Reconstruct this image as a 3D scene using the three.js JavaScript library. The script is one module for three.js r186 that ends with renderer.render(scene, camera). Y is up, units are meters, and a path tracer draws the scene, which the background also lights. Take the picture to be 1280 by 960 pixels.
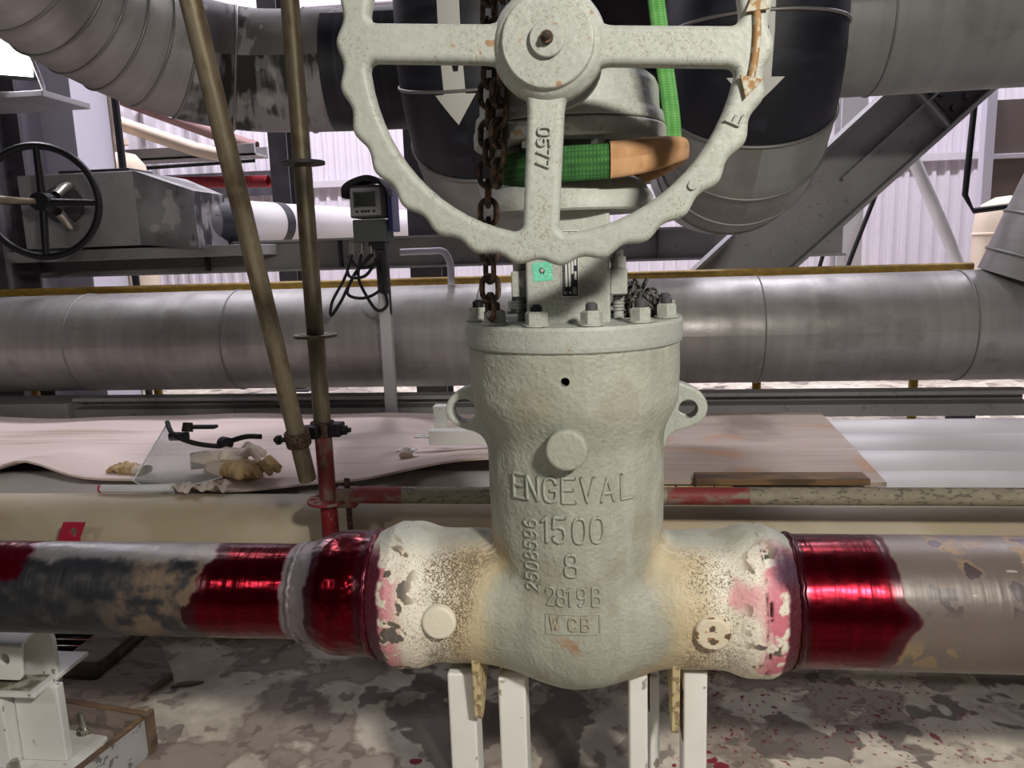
import * as THREE from 'three';
import { RoundedBoxGeometry } from 'three/addons/geometries/RoundedBoxGeometry.js';
import { mergeGeometries } from 'three/addons/utils/BufferGeometryUtils.js';
import { Brush, Evaluator, SUBTRACTION } from 'three-bvh-csg';
import { RectAreaLightUniformsLib } from 'three/addons/lights/RectAreaLightUniformsLib.js';

// ------------------------------------------------------------------ camera, lights, exposure
const scene = new THREE.Scene();
scene.background = new THREE.Color(0x0a0a0c);
const camera = new THREE.PerspectiveCamera(53.13, 4 / 3, 0.05, 60);
camera.position.set(0.0423, 1.0956, 1.2562);
camera.rotation.order = 'YXZ';
camera.rotation.set(THREE.MathUtils.degToRad(-9.865), THREE.MathUtils.degToRad(6.617), THREE.MathUtils.degToRad(-1.912));
const renderer = new THREE.WebGLRenderer({ antialias: true });
renderer.toneMapping = THREE.LinearToneMapping;
renderer.toneMappingExposure = 1.06;
renderer.shadowMap.enabled = true;
RectAreaLightUniformsLib.init();
const TAU = Math.PI * 2;
const V = (x, y, z) => new THREE.Vector3(x, y, z);
const WORK_LAMPS = [   // position, aim, colour, radiance
  { at: [0.98, 1.98, 1.75], to: [0.1, 0.35, 0], colour: 0xfff9ee, power: 600, label: 'work light on a tripod standing to the right of the camera' },
  { at: [-1.5, 1.95, 1.85], to: [-0.5, 0.2, -0.1], colour: 0xfff9ee, power: 72, label: 'work light on a tripod standing to the left of the camera' },
];
const HIGH_BAYS = [    // ceiling lamps of the hall: x, y, z, radiance
  [-4.6, 5.6, -5.4, 165, 'leftmost lamp of the rear ceiling row, by the ribbed wall'], [-1.4, 5.6, -5.4, 165, 'second lamp from the left in the rear ceiling row'], [1.8, 5.6, -5.4, 165, 'third lamp from the left in the rear ceiling row'], [5.0, 5.6, -5.4, 165, 'rightmost lamp of the rear ceiling row, by the ribbed wall'],
  [-3.4, 5.6, -3.0, 26, 'left ceiling lamp of the front pair, above the black handwheel'], [1.6, 5.6, -3.0, 26, 'right ceiling lamp of the front pair, above the diagonal brace'],
];
const HIGH_BAY = { colour: 0xf5f0fc, w: 0.9, d: 0.45 };

// ------------------------------------------------------------------ helpers
const used = {};
function numbered(n) { used[n] = (used[n] ?? -1) + 1; return used[n] ? `${n}_${String(used[n]).padStart(3, '0')}` : n; }
function tag(o, label, category, group) { o.userData.label = label; o.userData.category = category; if (group) o.userData.group = group; return o; }
function thing(name, label, category, [x, y, z] = [0, 0, 0], group) {
  const g = new THREE.Group(); g.name = numbered(name); g.position.set(x, y, z); scene.add(g); return tag(g, label, category, group);
}
function struct(name, pos = [0, 0, 0]) { const g = new THREE.Group(); g.name = name; g.position.set(...pos); g.userData.kind = 'structure'; scene.add(g); return g; }
function origin(o) { const p = V(0, 0, 0); for (let q = o; q && q !== scene; q = q.parent) p.add(q.position); return p; }
// a part whose geometry is written in world coordinates
function part(parent, name, geo, mat) {
  const p = origin(parent); geo.translate(-p.x, -p.y, -p.z);
  const m = new THREE.Mesh(geo, mat); m.name = name; m.castShadow = m.receiveShadow = true; parent.add(m); return m;
}
// a part that shares its geometry with others
function place(parent, name, geo, mat, [x, y, z], quat) {
  const p = origin(parent); const m = new THREE.Mesh(geo, mat); m.name = name; m.position.set(x - p.x, y - p.y, z - p.z);
  if (quat) m.quaternion.copy(quat); m.castShadow = m.receiveShadow = true; parent.add(m); return m;
}
function solo(name, label, category, geo, mat, base = [0, 0, 0], group) {
  geo.translate(-base[0], -base[1], -base[2]);
  const m = new THREE.Mesh(geo, mat); m.name = numbered(name); m.position.set(...base); m.castShadow = m.receiveShadow = true; scene.add(m);
  return tag(m, label, category, group);
}
let seed = 7;
function rnd() { seed = (seed * 1664525 + 1013904223) >>> 0; return seed / 4294967296; }
const clamp = (x, a = 0, b = 1) => Math.min(b, Math.max(a, x));
const sstep = (a, b, x) => { const t = clamp((x - a) / (b - a)); return t * t * (3 - 2 * t); };
const lerp = (a, b, t) => a + (b - a) * t;
const mix3 = (a, b, t) => [lerp(a[0], b[0], t), lerp(a[1], b[1], t), lerp(a[2], b[2], t)];
const merge = (gs) => mergeGeometries(gs.map((g) => { const q = g.index ? g.toNonIndexed() : g; for (const k of Object.keys(q.attributes)) if (!['position', 'normal', 'uv'].includes(k)) q.deleteAttribute(k); return q; }));
// box projection, uv in metres
function triUV(g0) {
  const g = g0.index ? g0.toNonIndexed() : g0; const p = g.attributes.position, n = g.attributes.normal; const uv = new Float32Array(p.count * 2);
  for (let f = 0; f < p.count; f += 3) {
    const ax = Math.abs(n.getX(f) + n.getX(f + 1) + n.getX(f + 2)), ay = Math.abs(n.getY(f) + n.getY(f + 1) + n.getY(f + 2)), az = Math.abs(n.getZ(f) + n.getZ(f + 1) + n.getZ(f + 2));
    for (let i = f; i < f + 3; i++) {
      const x = p.getX(i), y = p.getY(i), z = p.getZ(i);
      if (ax >= ay && ax >= az) { uv[2 * i] = z; uv[2 * i + 1] = y; } else if (ay >= az) { uv[2 * i] = x; uv[2 * i + 1] = z; } else { uv[2 * i] = x; uv[2 * i + 1] = y; }
    }
  }
  g.setAttribute('uv', new THREE.BufferAttribute(uv, 2)); return g;
}
function box(x0, y0, z0, x1, y1, z1, bevel = 0.003) {
  const w = Math.abs(x1 - x0), h = Math.abs(y1 - y0), d = Math.abs(z1 - z0);
  const g = bevel > 0 ? new RoundedBoxGeometry(w, h, d, 2, Math.min(bevel, w / 2.2, h / 2.2, d / 2.2)) : new THREE.BoxGeometry(w, h, d);
  g.translate((x0 + x1) / 2, (y0 + y1) / 2, (z0 + z1) / 2); return triUV(g);
}
const Y = V(0, 1, 0);
function orient(g, a, b) {   // y axis of g onto a->b, centred between them
  const A = V(...a), B = V(...b); const d = B.clone().sub(A).normalize();
  g.applyQuaternion(new THREE.Quaternion().setFromUnitVectors(Y, d)); const m = A.add(B).multiplyScalar(0.5); g.translate(m.x, m.y, m.z); return g;
}
const dist = (a, b) => Math.hypot(a[0] - b[0], a[1] - b[1], a[2] - b[2]);
function cyl(a, b, r0, r1 = r0, seg = 32, caps = true, rings = 1) {
  const len = dist(a, b); const g = new THREE.CylinderGeometry(r1, r0, len, seg, rings, !caps); const uv = g.attributes.uv; const side = (seg + 1) * (rings + 1);
  for (let i = 0; i < uv.count; i++) i < side ? uv.setXY(i, uv.getX(i) * 2 * Math.PI * Math.max(r0, r1), uv.getY(i) * len) : uv.setXY(i, uv.getX(i) * 2 * r0, uv.getY(i) * 2 * r0);
  if (seg <= 8) { const q = g.toNonIndexed(); q.computeVertexNormals(); return orient(q, a, b); }   // hexagons keep their flats
  return orient(g, a, b);
}
// hollow pipe with real wall
function pipe(a, b, r, wall, seg = 48) {
  const len = dist(a, b); const g = new THREE.LatheGeometry([V(r - wall, -len / 2, 0), V(r, -len / 2, 0), V(r, -len / 2, 0), V(r, len / 2, 0), V(r, len / 2, 0), V(r - wall, len / 2, 0), V(r - wall, len / 2, 0), V(r - wall, -len / 2, 0)].map((v) => new THREE.Vector2(v.x, v.y)), seg);
  const uv = g.attributes.uv, p = g.attributes.position; for (let i = 0; i < uv.count; i++) uv.setXY(i, uv.getX(i) * 2 * Math.PI * r, p.getY(i) + len / 2);
  return orient(g, a, b);
}
function tube(pts, r, radial = 10, segs = 0, closed = false, tension) {
  const c = new THREE.CatmullRomCurve3(pts.map((p) => V(...p)), closed, tension === undefined ? 'centripetal' : 'catmullrom', tension); const L = c.getLength();
  const g = new THREE.TubeGeometry(c, segs || Math.max(8, pts.length * 6), r, radial, closed); const uv = g.attributes.uv;
  for (let i = 0; i < uv.count; i++) uv.setXY(i, uv.getY(i) * 2 * Math.PI * r, uv.getX(i) * L); return g;
}
function lathe(pts, at, seg = 48) {
  const g = new THREE.LatheGeometry(pts.map(([r, y]) => new THREE.Vector2(r, y)), seg); const uv = g.attributes.uv, p = g.attributes.position;
  g.translate(...at); return triUV(g);
}
// lathe with hard corners: every point is doubled
const hard = (pts) => pts.flatMap((p, i) => (i && i < pts.length - 1 ? [p, p] : [p]));
function extrude(shape, depth, bevel = 0.003, seg = 24) {
  return new THREE.ExtrudeGeometry(shape, { depth: depth - 2 * bevel, bevelEnabled: bevel > 0, bevelThickness: bevel, bevelSize: bevel, bevelOffset: -bevel, bevelSegments: 2, curveSegments: seg }).translate(0, 0, bevel);
}
const poly = (pts) => new THREE.Shape(pts.map(([x, y]) => new THREE.Vector2(x, y)));
// a prism of the 2D section swept from a to b; section x axis along side
function sweep(section, a, b, side, bevel = 0) {
  const A = V(...a), B = V(...b); const d = B.clone().sub(A); const len = d.length(); d.normalize(); const s = V(...side); s.addScaledVector(d, -s.dot(d)).normalize(); const u = d.clone().cross(s);
  const g = new THREE.ExtrudeGeometry(section, { depth: len, bevelEnabled: bevel > 0, bevelThickness: bevel, bevelSize: bevel, bevelOffset: -bevel, bevelSegments: 1 });
  g.applyMatrix4(new THREE.Matrix4().makeBasis(s, u, d).setPosition(A)); g.computeVertexNormals(); return g;
}
const sectionH = (w, h, tf, tw) => poly([[-w / 2, -h / 2], [w / 2, -h / 2], [w / 2, -h / 2 + tf], [tw / 2, -h / 2 + tf], [tw / 2, h / 2 - tf], [w / 2, h / 2 - tf], [w / 2, h / 2], [-w / 2, h / 2], [-w / 2, h / 2 - tf], [-tw / 2, h / 2 - tf], [-tw / 2, -h / 2 + tf], [-w / 2, -h / 2 + tf]]);
function grid(nu, nv, fn) {   // parametric sheet, fn(u, v) -> [x, y, z]
  const pos = [], uv = [], idx = []; for (let j = 0; j <= nv; j++) for (let i = 0; i <= nu; i++) { const q = fn(i / nu, j / nv); pos.push(q[0], q[1], q[2]); uv.push(q[3] ?? q[0], q[4] ?? q[2]); }
  for (let j = 0; j < nv; j++) for (let i = 0; i < nu; i++) { const a = j * (nu + 1) + i, b = a + 1, c = a + nu + 1, d = c + 1; idx.push(a, b, d, a, d, c); }
  const g = new THREE.BufferGeometry(); g.setAttribute('position', new THREE.Float32BufferAttribute(pos, 3)); g.setAttribute('uv', new THREE.Float32BufferAttribute(uv, 2)); g.setIndex(idx); g.computeVertexNormals(); return g;
}
// closed sheet with thickness: top surface fn, underside t lower, joined round the rim
function slab(nu, nv, fn, t) {
  const top = grid(nu, nv, fn), bot = grid(nu, nv, (u, v) => { const q = fn(u, v); q[1] -= t; return q; });
  bot.setIndex(Array.from(bot.index.array).map((_, i, a) => a[i - (i % 3) + [0, 2, 1][i % 3]])); bot.computeVertexNormals();
  const ring = []; for (let i = 0; i <= nu; i++) ring.push(fn(i / nu, 0)); for (let j = 1; j <= nv; j++) ring.push(fn(1, j / nv)); for (let i = nu - 1; i >= 0; i--) ring.push(fn(i / nu, 1)); for (let j = nv - 1; j >= 0; j--) ring.push(fn(0, j / nv));
  const rim = grid(ring.length - 1, 1, (u, v) => { const q = ring[Math.round(u * (ring.length - 1))]; return [q[0], q[1] - v * t, q[2], q[0] + q[2], q[1] - v * t]; });
  return merge([top, bot, rim]);
}
// ---- periodic noise
const P = new Uint8Array(65536); for (let i = 0; i < 65536; i++) P[i] = rnd() * 256;
const hsh = (x, y) => P[((x * 73 + y * 251) & 65535) ^ (((x << 5) ^ (y * 7)) & 255)] / 255;
function vn(x, y, px, py) {
  const xi = Math.floor(x), yi = Math.floor(y), fx = x - xi, fy = y - yi; const m = (a, b) => ((a % b) + b) % b;
  const x0 = m(xi, px), x1 = m(xi + 1, px), y0 = m(yi, py), y1 = m(yi + 1, py); const sx = fx * fx * (3 - 2 * fx), sy = fy * fy * (3 - 2 * fy);
  return lerp(lerp(hsh(x0, y0), hsh(x1, y0), sx), lerp(hsh(x0, y1), hsh(x1, y1), sx), sy);
}
// u, v in 0..1, f cells across
function fbm(u, v, fx, fy = fx, oct = 4, off = 0) { let s = 0, a = 0.5, t = 0; for (let o = 0; o < oct; o++) { s += a * vn(u * fx + off * 17, v * fy + off * 31, fx, fy); t += a; a *= 0.5; fx *= 2; fy *= 2; } return s / t; }
function tex(w, h, fn, { srgb = true, size = null } = {}) {
  const d = new Uint8Array(w * h * 4); for (let j = 0; j < h; j++) for (let i = 0; i < w; i++) { const c = fn((i + 0.5) / w, (j + 0.5) / h); const k = (j * w + i) * 4; d[k] = clamp(c[0], 0, 255); d[k + 1] = clamp(c[1], 0, 255); d[k + 2] = clamp(c[2], 0, 255); d[k + 3] = 255; }
  const t = new THREE.DataTexture(d, w, h); t.magFilter = THREE.LinearFilter; t.minFilter = THREE.LinearMipmapLinearFilter; t.generateMipmaps = true; t.wrapS = t.wrapT = THREE.RepeatWrapping; if (srgb) t.colorSpace = THREE.SRGBColorSpace; if (size) t.repeat.set(1 / size[0], 1 / size[1]); t.needsUpdate = true; return t;
}
const std = (o) => new THREE.MeshStandardMaterial(o);
// ------------------------------------------------------------------ materials
const grainTex = tex(512, 512, (u, v) => { const n = 90 + 110 * fbm(u, v, 40, 40, 3) + 50 * (hsh(u * 511 | 0, v * 509 | 0) - 0.5); return [n, n, n]; }, { srgb: false, size: [0.25, 0.25] });
const castTex = tex(512, 512, (u, v) => { const n = 255 * (0.6 * fbm(u, v, 12, 12, 4, 3) + 0.4 * fbm(u, v, 60, 60, 2, 5)); return [n, n, n]; }, { srgb: false, size: [0.3, 0.3] });
const paintTex = tex(1024, 1024, (u, v) => {
  const n = fbm(u, v, 5, 5, 5), m = fbm(u, v, 90, 90, 2, 4), s = fbm(u, v, 26, 26, 3, 9); let c = mix3([154, 158, 151], [170, 174, 166], n); c = c.map((q) => q + 14 * (m - 0.5));
  const speck = sstep(0.72, 0.76, fbm(u, v, 200, 200, 2, 5) * 0.72 + 0.36 * fbm(u, v, 9, 9, 3, 12)); c = mix3(c, [120, 110, 92], speck * 0.4);
  const rust = sstep(0.775, 0.83, 0.62 * s + 0.45 * fbm(u, v, 4, 4, 3, 21)); c = mix3(c, [140, 98, 58], rust * 0.7); return c;
}, { size: [0.42, 0.42] });
const whiteTex = tex(512, 512, (u, v) => { const n = fbm(u, v, 6, 6, 4, 2); let c = mix3([214, 214, 211], [228, 228, 224], n); c = mix3(c, [120, 112, 100], sstep(0.76, 0.82, fbm(u, v, 22, 22, 3, 8) * 0.75 + 0.3 * n) * 0.8); return c; }, { size: [0.5, 0.5] });
const cladTex = tex(1024, 512, (u, v) => { const n = fbm(u, v, 4, 4, 5, 1), st = fbm(u, v, 60, 3, 3, 6); let c = mix3([140, 137, 136], [172, 169, 166], n); c = c.map((q) => q + 18 * (st - 0.5)); c = mix3(c, [112, 108, 102], sstep(0.6, 0.85, fbm(u, v, 9, 7, 4, 15)) * 0.4); return c; }, { size: [1.6, 0.8] });
const cladRough = tex(256, 256, (u, v) => { const n = 90 + 120 * fbm(u, v, 6, 6, 4, 31); return [n, n, n]; }, { srgb: false, size: [0.8, 0.8] });
const dirtyTex = tex(1024, 512, (u, v) => { const n = fbm(u, v, 5, 4, 5, 41), st = fbm(u, v, 40, 4, 3, 42); let c = mix3([150, 148, 150], [104, 102, 104], sstep(0.35, 0.7, n)); c = mix3(c, [46, 44, 46], sstep(0.56, 0.68, fbm(u, v, 6, 4, 4, 47) * 0.7 + 0.3 * st)); return mix3(c, [196, 194, 192], sstep(0.7, 0.76, fbm(u, v, 12, 9, 3, 49)) * 0.5); }, { size: [1.4, 0.9] });
const galvTex = tex(512, 1024, (u, v) => { const n = fbm(u, v, 6, 12, 4, 51), st = fbm(u, v, 30, 4, 3, 55); let c = mix3([132, 122, 100], [112, 104, 86], n); c = c.map((q) => q + 34 * (st - 0.5)); c = mix3(c, [96, 76, 54], sstep(0.5, 0.8, fbm(u, v, 8, 20, 5, 58)) * 0.55); return mix3(c, [160, 152, 130], sstep(0.6, 0.85, fbm(u, v, 14, 30, 4, 60)) * 0.5); }, { size: [0.3, 1.2] });
const rustTex = tex(256, 256, (u, v) => { const n = fbm(u, v, 10, 10, 4, 61); return mix3([44, 38, 34], [112, 88, 70], n * n * 1.6); }, { size: [0.06, 0.06] });
const darkSteelTex = tex(512, 512, (u, v) => { const n = fbm(u, v, 8, 8, 5, 71); return mix3([58, 56, 60], [88, 85, 90], n); }, { size: [0.8, 0.8] });
const woodTex = tex(512, 512, (u, v) => { const g = fbm(u, v, 3, 60, 3, 81), n = fbm(u, v, 5, 8, 4, 83); let c = mix3([138, 116, 92], [96, 80, 66], g); return mix3(c, [60, 52, 46], sstep(0.5, 0.75, n) * 0.6); }, { size: [0.8, 0.4] });
const visorEdge = std({ color: 0xdfe4e6, roughness: 0.25 });
const sheetTex = tex(1024, 512, (u, v) => { const n = fbm(u, v, 5, 4, 5, 91), st = fbm(u, v, 3, 26, 4, 93); let c = mix3([206, 188, 180], [224, 208, 202], n); c = mix3(c, [160, 134, 116], sstep(0.5, 0.8, st * 0.6 + 0.4 * fbm(u, v, 4, 3, 3, 95)) * 0.6); return c; }, { size: [2.4, 1.1] });
const plyTex = tex(1024, 512, (u, v) => { const n = fbm(u, v, 4, 3, 5, 101), st = fbm(u, v, 4, 40, 4, 103); let c = mix3([166, 150, 138], [188, 172, 160], st); c = mix3(c, [116, 100, 88], sstep(0.45, 0.75, n) * 0.6); return mix3(c, [196, 138, 104], sstep(0.6, 0.7, fbm(u, v, 5, 4, 3, 107)) * 0.5); }, { size: [1.3, 1.1] });
// concrete deck with flaking paint and dye drops
const FLOOR = { x0: -2.2, z0: -1.6, w: 3.8, h: 2.4 };
const floorTex = tex(2048, 1344, (u, v) => {
  const wu = u, wv = v; u += 0.012 * (fbm(wu, wv, 60, 38, 4, 115) - 0.5); v += 0.018 * (fbm(wu, wv, 60, 38, 4, 116) - 0.5);
  const n = fbm(u, v, 9, 6, 6, 111), b = fbm(u, v, 26, 17, 6, 113), q3 = fbm(u, v, 64, 41, 4, 118), f = fbm(u, v, 130, 82, 3, 117), g = fbm(u, v, 5, 3, 4, 119);
  let c = mix3([186, 178, 163], [212, 205, 190], n); c = c.map((q) => q + 34 * (f - 0.5) + 40 * (q3 - 0.5));
  const e = 0.62 * b + 0.38 * g; const patch = sstep(0.53, 0.545, e), rim = sstep(0.5, 0.53, e) * (1 - sstep(0.545, 0.575, e));
  c = mix3(c, mix3([138, 126, 116], [116, 104, 96], f), patch * 0.6); c = mix3(c, [116, 102, 92], rim * 0.4);
  const e2 = 0.5 * fbm(u, v, 30, 19, 4, 123) + 0.5 * fbm(u, v, 8, 5, 3, 127); c = mix3(c, [90, 82, 78], sstep(0.64, 0.655, e2) * 0.7); c = mix3(c, [104, 92, 86], sstep(0.6, 0.64, fbm(u, v, 80, 50, 3, 125) * 0.7 + 0.3 * g) * 0.55);
  c = mix3(c, [96, 80, 74], sstep(0.74, 0.78, f * 0.55 + 0.5 * g) * 0.6);
  const X = FLOOR.x0 + u * FLOOR.w, Z = FLOOR.z0 + v * FLOOR.h; const rx = sstep(0.15, 0.3, X) * (1 - sstep(0.75, 1.0, X)) * sstep(-0.75, -0.6, Z) * (1 - sstep(-0.2, -0.05, Z));
  c = mix3(c, [110, 30, 44], sstep(0.74, 0.77, fbm(u, v, 420, 265, 2, 131)) * rx * 0.75);
  for (const [dx, dz, r] of [[0.262, -0.30, 0.008], [0.275, -0.27, 0.011], [0.29, -0.25, 0.012], [0.22, -0.33, 0.006], [0.24, -0.35, 0.005], [0.25, -0.24, 0.006], [-0.36, -0.23, 0.012], [0.19, -0.24, 0.006]]) { const q = Math.hypot(X - dx, Z - dz) + 0.006 * (f - 0.5); if (q < r) c = mix3(c, [126, 22, 44], 0.9); }
  return c;
});
const M = {
  paint: std({ map: paintTex, roughness: 0.55, bumpMap: castTex, bumpScale: 0.0012 }),
  white: std({ map: whiteTex, roughness: 0.5, bumpMap: grainTex, bumpScale: 0.0003 }),
  plainWhite: std({ color: 0xd9d8dc, roughness: 0.6 }),
  clad: std({ map: cladTex, roughnessMap: cladRough, roughness: 0.85, metalness: 0.35, bumpMap: castTex, bumpScale: 0.0008 }),
  cladWarm: std({ map: cladTex, color: 0xe9f0f0, roughnessMap: cladRough, roughness: 0.9, metalness: 0.12 }),
  dirty: std({ map: dirtyTex, roughness: 0.7, metalness: 0.25 }),
  seam: std({ color: 0x8a8886, roughness: 0.5, metalness: 0.6 }),
  black: std({ map: tex(512, 256, (u, v) => { const n = fbm(u, v, 30, 3, 4, 141); return mix3([18, 20, 30], [44, 46, 58], sstep(0.45, 0.85, n)); }, { size: [0.8, 0.5] }), roughness: 0.5 }),
  blackIron: std({ color: 0x17171b, roughness: 0.5, metalness: 0.3 }),
  rubber: std({ color: 0x121214, roughness: 0.75 }),
  darkSteel: std({ map: darkSteelTex, roughness: 0.6, metalness: 0.2 }),
  greySteel: std({ map: darkSteelTex, color: 0xffffff, roughness: 0.65 }),
  palePaint: std({ color: 0xc9c6d2, roughness: 0.55 }),
  greyPaint: std({ map: tex(512, 512, (u, v) => { const n = fbm(u, v, 6, 6, 5, 151); return mix3([138, 136, 138], [160, 158, 158], n).map((q) => q - 22 * sstep(0.74, 0.8, fbm(u, v, 60, 60, 3, 153))); }, { size: [0.9, 0.9] }), roughness: 0.6 }),
  galv: std({ map: galvTex, roughness: 0.5, metalness: 0.45, bumpMap: grainTex, bumpScale: 0.0004 }),
  redPaint: std({ map: tex(256, 256, (u, v) => { const n = fbm(u, v, 14, 14, 4, 161); return mix3([150, 22, 36], [112, 20, 30], n).map((q, i) => q + [40, 60, 60][i] * sstep(0.7, 0.76, fbm(u, v, 30, 30, 3, 163))); }, { size: [0.2, 0.2] }), roughness: 0.5 }),
  redWorn: std({ map: tex(256, 512, (u, v) => { const n = fbm(u, v, 8, 10, 4, 165); return mix3([128, 112, 100], [128, 48, 48], sstep(0.36, 0.66, n)); }, { size: [0.25, 0.4] }), roughness: 0.6 }),
  rust: std({ map: rustTex, roughness: 0.75, metalness: 0.35 }),
  chainDark: std({ color: 0x55524e, roughness: 0.5, metalness: 0.7 }),
  yellow: std({ map: tex(256, 256, (u, v) => { const n = fbm(u, v, 12, 12, 4, 171); return mix3([176, 144, 42], [126, 100, 40], n); }, { size: [0.3, 0.3] }), roughness: 0.6 }),
  wood: std({ map: woodTex, roughness: 0.85, bumpMap: grainTex, bumpScale: 0.0008 }),
  dustyWood: std({ map: tex(512, 512, (u, v) => { const g = fbm(u, v, 3, 50, 3, 85), n = fbm(u, v, 14, 14, 5, 87); return mix3(mix3([124, 110, 102], [152, 140, 134], g), [92, 80, 74], sstep(0.55, 0.7, n) * 0.6); }, { size: [0.5, 0.3] }), roughness: 0.9, bumpMap: castTex, bumpScale: 0.002 }),
  tanPaint: std({ map: tex(256, 256, (u, v) => { const n = fbm(u, v, 8, 8, 5, 89); return mix3(mix3([176, 160, 120], [204, 190, 152], n), [120, 100, 70], sstep(0.55, 0.75, fbm(u, v, 16, 16, 4, 90)) * 0.8); }, { size: [0.12, 0.12] }), roughness: 0.7 }),
  ledger: std({ map: tex(512, 256, (u, v) => { const n = fbm(u, v, 12, 40, 5, 97); return mix3(mix3([156, 150, 132], [126, 118, 100], n), [84, 78, 66], sstep(0.6, 0.7, fbm(u, v, 24, 60, 4, 98)) * 0.7); }, { size: [0.2, 0.8] }), roughness: 0.7 }),
  paleWood: std({ map: woodTex, color: 0xfff0d8, roughness: 0.85 }),
  sheet: std({ map: sheetTex, roughness: 0.85 }),
  ply: std({ map: plyTex, roughness: 0.8 }),
  beige: std({ map: tex(1024, 256, (u, v) => { const n = fbm(u, v, 10, 3, 5, 181); let c = mix3([176, 164, 142], [206, 194, 170], n); return mix3(c, [168, 150, 122], sstep(0.55, 0.85, fbm(u, v, 14, 5, 4, 183)) * 0.5); }, { size: [2.0, 0.8] }), roughness: 0.55 }),
  ivory: std({ map: tex(512, 128, (u, v) => { const n = fbm(u, v, 10, 3, 5, 185); return mix3([200, 196, 198], [222, 219, 220], n); }, { size: [2.0, 0.8] }), roughness: 0.5 }),
  clearPlastic: new THREE.MeshPhysicalMaterial({ color: 0xe4eaec, transmission: 0.8, thickness: 0, roughness: 0.1, ior: 1.5 }),
  leather: std({ map: tex(256, 256, (u, v) => { const n = fbm(u, v, 9, 9, 4, 191); return mix3([168, 140, 98], [196, 170, 128], n); }, { size: [0.15, 0.15] }), roughness: 0.85 }),
  cotton: std({ map: tex(256, 256, (u, v) => { const n = fbm(u, v, 9, 9, 4, 193); return mix3([206, 192, 178], [226, 214, 202], n); }, { size: [0.15, 0.15] }), roughness: 0.9 }),
  chrome: std({ color: 0xb8b4aa, roughness: 0.3, metalness: 0.9 }),
  clay: std({ color: 0xd8c8b4, roughness: 0.8 }),
};
// ------------------------------------------------------------------ room
{
  const f = struct('floor'); const sh = poly([[-8.5, -5.6], [7.5, -5.6], [7.5, 8.4], [-8.5, 8.4]]); sh.holes.push(poly([[-1.68, 0.6], [-1.42, 0.6], [-1.42, 0.84], [-1.68, 0.84]]));
  const g = new THREE.ExtrudeGeometry(sh, { depth: 0.3, bevelEnabled: false }).rotateX(-Math.PI / 2).translate(0, -0.3, 0);
  const p = g.attributes.position, uv = g.attributes.uv; for (let i = 0; i < p.count; i++) uv.setXY(i, (p.getX(i) - FLOOR.x0) / FLOOR.w, (p.getZ(i) - FLOOR.z0) / FLOOR.h);
  part(f, 'concrete_slab', g, std({ map: floorTex, roughness: 0.8, bumpMap: grainTex, bumpScale: 0.0006 }));
  const cladding = std({ color: 0xdcd6de, roughness: 0.55 }), plainWall = std({ color: 0x4c4a50, roughness: 0.8 });
  const wb = struct('wall_back'); part(wb, 'wall_core', box(-8.5, 0, -8.1, 7.5, 7, -7.9, 0), plainWall);
  // trapezoidal cladding panels, one mesh each
  const pw = 1.12, pitch = 0.14, prof = []; for (let k = 0; k < 8; k++) { const x = k * pitch; prof.push([x, 0], [x + 0.075, 0], [x + 0.09, 0.03], [x + 0.125, 0.03]); } prof.push([pw, 0]);
  const pos = []; for (let i = 0; i + 1 < prof.length; i++) { const [a, za] = prof[i], [b, zb] = prof[i + 1]; pos.push(a, 0, za, b, 0, zb, b, 7, zb, a, 0, za, b, 7, zb, a, 7, za); }
  const cg = new THREE.BufferGeometry(); cg.setAttribute('position', new THREE.Float32BufferAttribute(pos, 3)); cg.computeVertexNormals(); cg.setAttribute('uv', new THREE.Float32BufferAttribute(new Float32Array(pos.length / 3 * 2), 2));
  for (let k = 0; k < 14; k++) place(wb, 'cladding_panel', cg, cladding, [-8.3 + k * pw, 0, -7.89]);
  for (const y of [1.9, 3.9]) part(wb, 'wall_rail', box(-8.4, y, -7.85, 7.4, y + 0.08, -7.79), std({ color: 0xcfcad0, roughness: 0.6 }));
  part(struct('wall_left'), 'wall_panel', box(-8.5, 0, -7.9, -8.3, 7, 5.6, 0), plainWall);
  part(struct('wall_right'), 'wall_panel', box(7.3, 0, -7.9, 7.5, 7, 5.6, 0), plainWall);
  part(struct('wall_front'), 'wall_panel', box(-8.3, 0, 5.4, 7.3, 7, 5.6, 0), plainWall);
  part(struct('ceiling'), 'roof_sheet', box(-8.5, 7, -8.1, 7.5, 7.2, 5.6, 0), std({ color: 0x3c3a40, roughness: 0.8 }));
}
// ------------------------------------------------------------------ lamps
function areaLight(parent, at, to, w, h, colour, power) {
  const l = new THREE.RectAreaLight(colour, power, w, h); const p = origin(parent); l.position.set(at[0] - p.x, at[1] - p.y, at[2] - p.z); parent.add(l); l.lookAt(...to); l.name = 'lamp_light'; l.castShadow = true; return l;
}
const lensMat = std({ color: 0xffffff, emissive: 0xfff4e4, emissiveIntensity: 6, roughness: 0.4 });
HIGH_BAYS.forEach(([x, y, z, power, label]) => {
  const g = thing('high_bay_lamp', label, 'lamp', [x, y, z], 'ceiling lamps of the hall');
  part(g, 'housing', box(x - 0.5, y, z - 0.27, x + 0.5, y + 0.12, z + 0.27, 0.02), M.greyPaint);
  part(g, 'diffuser', box(x - 0.46, y - 0.012, z - 0.23, x + 0.46, y + 0.004, z + 0.23, 0.004), lensMat);
  for (const s of [-0.35, 0.35]) part(g, 'hanger_rod', cyl([x + s, y + 0.12, z], [x + s, 7, z], 0.008, 0.008, 8), M.darkSteel);
  areaLight(g, [x, y - 0.03, z], [x, 0, z - 0.0001], HIGH_BAY.w, HIGH_BAY.d, HIGH_BAY.colour, power);
});
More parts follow.
